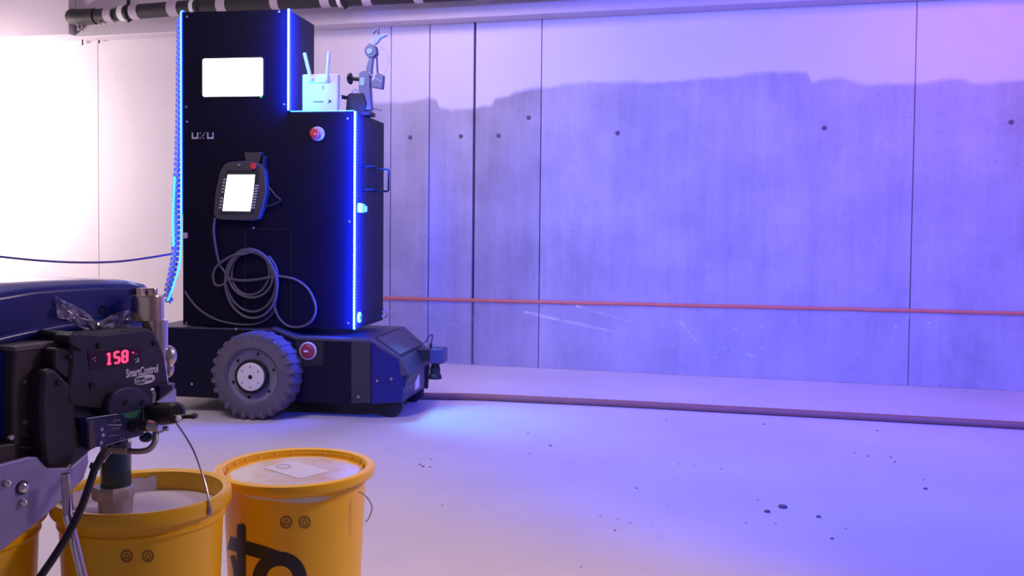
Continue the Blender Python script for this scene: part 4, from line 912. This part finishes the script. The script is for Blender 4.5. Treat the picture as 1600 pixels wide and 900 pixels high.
t = MB(); t.sphere(SF.loc(at_depth(229, 683, 1.37)), .012, 14, (1.2, 1, .8)); t.build('drain_plug', 'teal', spr)
# taupe motor block
spm([(24, 546), (112, 534), (112, 600), (68, 650), (66, 715), (20, 722), (20, 600)], .03, .20, 'motor_block', 'taupe', .004)
spm([(22, 542), (108, 531), (112, 535), (112, 540), (24, 550)], .026, .20, 'motor_top_trim', 'taupe_top', .002)
spm([(32, 681), (60, 684), (60, 701), (32, 698)], .028, .032, 'socket', 'black', .001)
spm([(30, 679), (61, 682), (61, 703), (31, 700)], .0295, .034, 'socket_rim', 'taupe_top', .001)
q = sx(40, 596, .028); t = MB(); t.lathe((q.x, .027, q.z), (0, 1, 0), [(0, 0), (.003, 0), (.004, .004)], 10); t.build('motor_screw', 'steel', spr)
q = sx(41, 660, .028); t = MB(); t.lathe((q.x, .027, q.z), (0, 1, 0), [(0, 0), (.004, 0), (.005, .004)], 10); t.build('motor_screw', 'steel', spr)
q = sx(13, 683, .028); t = MB(); t.lathe((q.x, .02, q.z), (0, 1, 0), [(0, 0), (.004, 0), (.005, .004)], 10); t.build('motor_screw', 'brass', spr)
spm([(-60, 560), (22, 545), (22, 690), (-60, 700)], .05, .20, 'rear_cover', 'blue_hood', .006)
spm([(-40, 700), (40, 690), (120, 712), (140, 722), (60, 735), (-40, 745)], .03, .18, 'chassis_beam', 'taupe', .003)
# blue hood: rounded shell with lower lip
hs = []
top = [(-120, 462), (-60, 452), (0, 442), (60, 438), (130, 435), (185, 436), (212, 442), (228, 456), (236, 480), (238, 512)]
bot = [(238, 516), (180, 520), (110, 524), (60, 534), (0, 548), (-60, 560), (-120, 570)]
P1 = SF.poly(top+bot, .13); cx_ = sum(p[0] for p in P1)/len(P1); cz_ = sum(p[1] for p in P1)/len(P1)
t = MB(); N_ = len(P1); layers = [(.082, .80, .72), (.088, .90, .86), (.105, .97, .96), (.14, 1, 1), (.26, 1, 1), (.31, .93, .9)]
for v, kx_, kz_ in layers:
    for x, z in P1: t.v.append((cx_+(x-cx_)*kx_, v, cz_+(z-cz_)*kz_))
for l_ in range(len(layers)-1):
    for i in range(N_): j = (i+1) % N_; t.f.append((l_*N_+i, l_*N_+j, (l_+1)*N_+j, (l_+1)*N_+i))
t.f.append(tuple(range(N_))); t.f.append(tuple(range(len(layers)*N_-1, (len(layers)-1)*N_-1, -1)))
hood_o = t.build('hood', 'blue_hood', spr, bevel=.004, seg=3)
t = MB(); t.tube([sx(x, y, .085) for x, y in [(-100, 556), (0, 531), (60, 518), (120, 508), (200, 505)]], .010, 12, 6); t.build('hood_lip', 'blue_hood', spr)
q = sx(158, 484, .085); t = MB(); t.lathe((q.x, .080, q.z), (0, 1, 0), [(0, .002), (.006, .002), (.008, 0), (.010, .004)], 14); t.build('hood_knob', 'black', spr)
# frame plate with bolts
spm([(-60, 742), (0, 726), (45, 714), (58, 714), (68, 726), (75, 732), (110, 731), (138, 707), (139, 722), (131, 748), (115, 765), (60, 816), (-10, 870), (-60, 900)], -.02, -.012, 'frame_plate', 'frame_metal', .002, label='lilac-tinted bare metal side plate')
for px, py, r_ in [(9, 755, .006), (34, 762, .0085), (34, 785, .006)]:
    q = sx(px, py, -.02); t = MB()
    if px == 34 and py == 762: t.lathe((q.x, -.020, q.z), (0, -1, 0), [(0, 0), (r_*1.25, 0), (r_*1.25, .002), (0, .002)], 20); t.build('bolt_washer', 'black', spr); t = MB()
    t.lathe((q.x, -.0215, q.z), (0, -1, 0), [(0, 0), (r_, 0), (r_, .002), (r_*.8, .006), (r_*.4, .008), (0, .0085)], 20); t.build('frame_bolt', 'chrome', spr)
# leg and black cable
d1_ = at_depth(105, 772, 1.30); 
def fl_tube(pts, r_, name, m, n_=12, par=spr, **kw):
    t = MB(); t.tube([SF.loc(at_depth(*p)) for p in pts], r_, n_, 6); return t.build(name, m, par, **kw)
lt_ = at_depth(102, 740, 1.17); lm_ = at_depth(106, 812, 1.17); 
t = MB(); t.tube([SF.loc(p) for p in (lt_, lm_)], .007, 14, 0); t.build('leg', 'chrome', spr)
foot = at_depth(128, 900, 1.16); dir_ = (foot-lm_).normalized(); k_ = (lm_.z-.004)/-dir_.z
t = MB(); t.tube([SF.loc(p) for p in (lm_+Vector((0, 0, .006)), lm_+dir_*k_)], .0075, 14, 0); t.build('leg', 'chrome', spr)
t = MB(); q_ = SF.loc(lm_+dir_*(k_*.33)); t.cyl(q_, q_+Vector((.0, .0, -.06)), .010, n=14); t.build('leg_clip', 'black', spr)
fl_tube([(169, 703, 1.22), (160, 714, 1.21), (150, 728, 1.20), (143, 748, 1.19), (128, 790, 1.17), (108, 832, 1.15), (86, 868, 1.13), (64, 900, 1.11), (40, 935, 1.09)], .0062, 'power_lead', 'cable_black')
fl_tube([(169, 702, 1.222), (162, 710, 1.218), (156, 720, 1.215)], .0078, 'lead_gland', 'steel')
fl_tube([(150, 724, 1.20), (147, 733, 1.198)], .0085, 'lead_collar', 'cable_black')

# crumpled plastic bag tucked behind the control box
def bag(pts, v, name_seed):
    t = MB(); P = [Vector(p) for p in pts]; c_ = sum(P, Vector((0, 0)))/len(P); rings = 7; n_ = len(P)*4; out = []
    for i in range(len(P)):
        for k in range(4): out.append(P[i].lerp(P[(i+1) % len(P)], k/4))
    base_i = len(t.v); t.v.append(tuple(SF.wor(sx(c_.x, c_.y, v-.004))))
    for r_ in range(1, rings+1):
        for p in out:
            q_ = c_.lerp(p, r_/rings); vv_ = v+.012*noise.noise(Vector((q_.x*.09+name_seed, q_.y*.06, 2)))+.006*abs(noise.noise(Vector((q_.x*.22, q_.y*.2+name_seed, 5)))); t.v.append(tuple(SF.wor(sx(q_.x, q_.y, vv_))))
    m_ = len(out)
    for k in range(m_): t.f.append((0, 1+k, 1+(k+1) % m_))
    for r_ in range(rings-1):
        for k in range(m_): t.f.append((1+r_*m_+k, 1+(r_+1)*m_+k, 1+(r_+1)*m_+(k+1) % m_, 1+r_*m_+(k+1) % m_))
    return t
t = bag([(86, 461), (96, 468), (120, 478), (140, 492), (152, 505), (156, 517), (138, 517), (118, 508), (104, 499), (90, 497), (88, 480)], .072, 1)
t2 = bag([(152, 505), (172, 493), (190, 486), (202, 485), (204, 500), (190, 503), (203, 515), (175, 520), (150, 519)], .070, 9); t.add(t2.v, t2.f)
t2 = bag([(158, 518), (162, 508), (180, 502), (198, 507), (206, 517)], .066, 21); t.add(t2.v, t2.f)
tag(t.build('plastic_bag', 'film_bag', angle=50), 'crumpled clear plastic wrap tucked between blue sprayer hood and black control box', 'plastic wrap')

# ================================================================== CRUMBS
crumbs = [(860, 697, 5), (825, 677, 3), (656, 726, 4), (661, 729, 5), (672, 730, 4), (673, 718, 3), (658, 718, 2), (828, 709, 3), (691, 790, 3), (1041, 657, 3), (995, 763, 4), (938, 806, 3), (965, 812, 2.5), (985, 817, 3), (961, 829, 4),
    (1193, 663, 4), (1371, 673, 4), (1336, 708, 3), (1356, 713, 4), (1392, 715, 4), (1398, 722, 4), (1443, 750, 3), (1446, 764, 7), (1127, 733, 3), (1184, 781, 3), (1166, 817, 3), (1212, 818, 3), (1321, 826, 3), (1300, 842, 6), (1117, 873, 2), (1060, 725, 3), (1085, 728, 3), (908, 886, 3), (1250, 816, 2), (1045, 790, 2), (1020, 822, 2)]
def crumb(px, py, s_, seed):
    c_ = floor_pt(px, py); d = (c_-CAMP).dot(CF); r_ = s_/FPX*d*.55
    t = MB(); t.sphere((0, 0, 0), 1, 8)
    t.v = [(x*r_*(1+.4*noise.noise(Vector((x+seed, y, z)))), y*r_*(1+.4*noise.noise(Vector((x, y+seed, z)))), max(-.3, z)*r_*.45+r_*.135) for x, y, z in t.v]
    o = t.build('crumb', 'crumb', angle=30); o.location = (c_.x, c_.y, 0); o.rotation_euler = (0, 0, seed*1.7); return o
for i, (x, y, s_) in enumerate(crumbs): tag(crumb(x, y, s_, i*1.37), 'tiny dark crumb of debris lying on the pale floor', 'debris', 'small crumbs on the floor')
for x, y, s_, lb in [(1223, 793, 14, 'largest dark flake of debris on the floor, lower right'), (1199, 800, 10, 'dark flake of debris just left of the largest flake'), (1279, 808, 8, 'dark flake of debris right of the largest flake')]:
    tag(crumb(x, y, s_, s_*3.1), lb, 'debris')
bpy.context.view_layer.update()
for o in (bA, bB, bC): del o['r'], o['h']
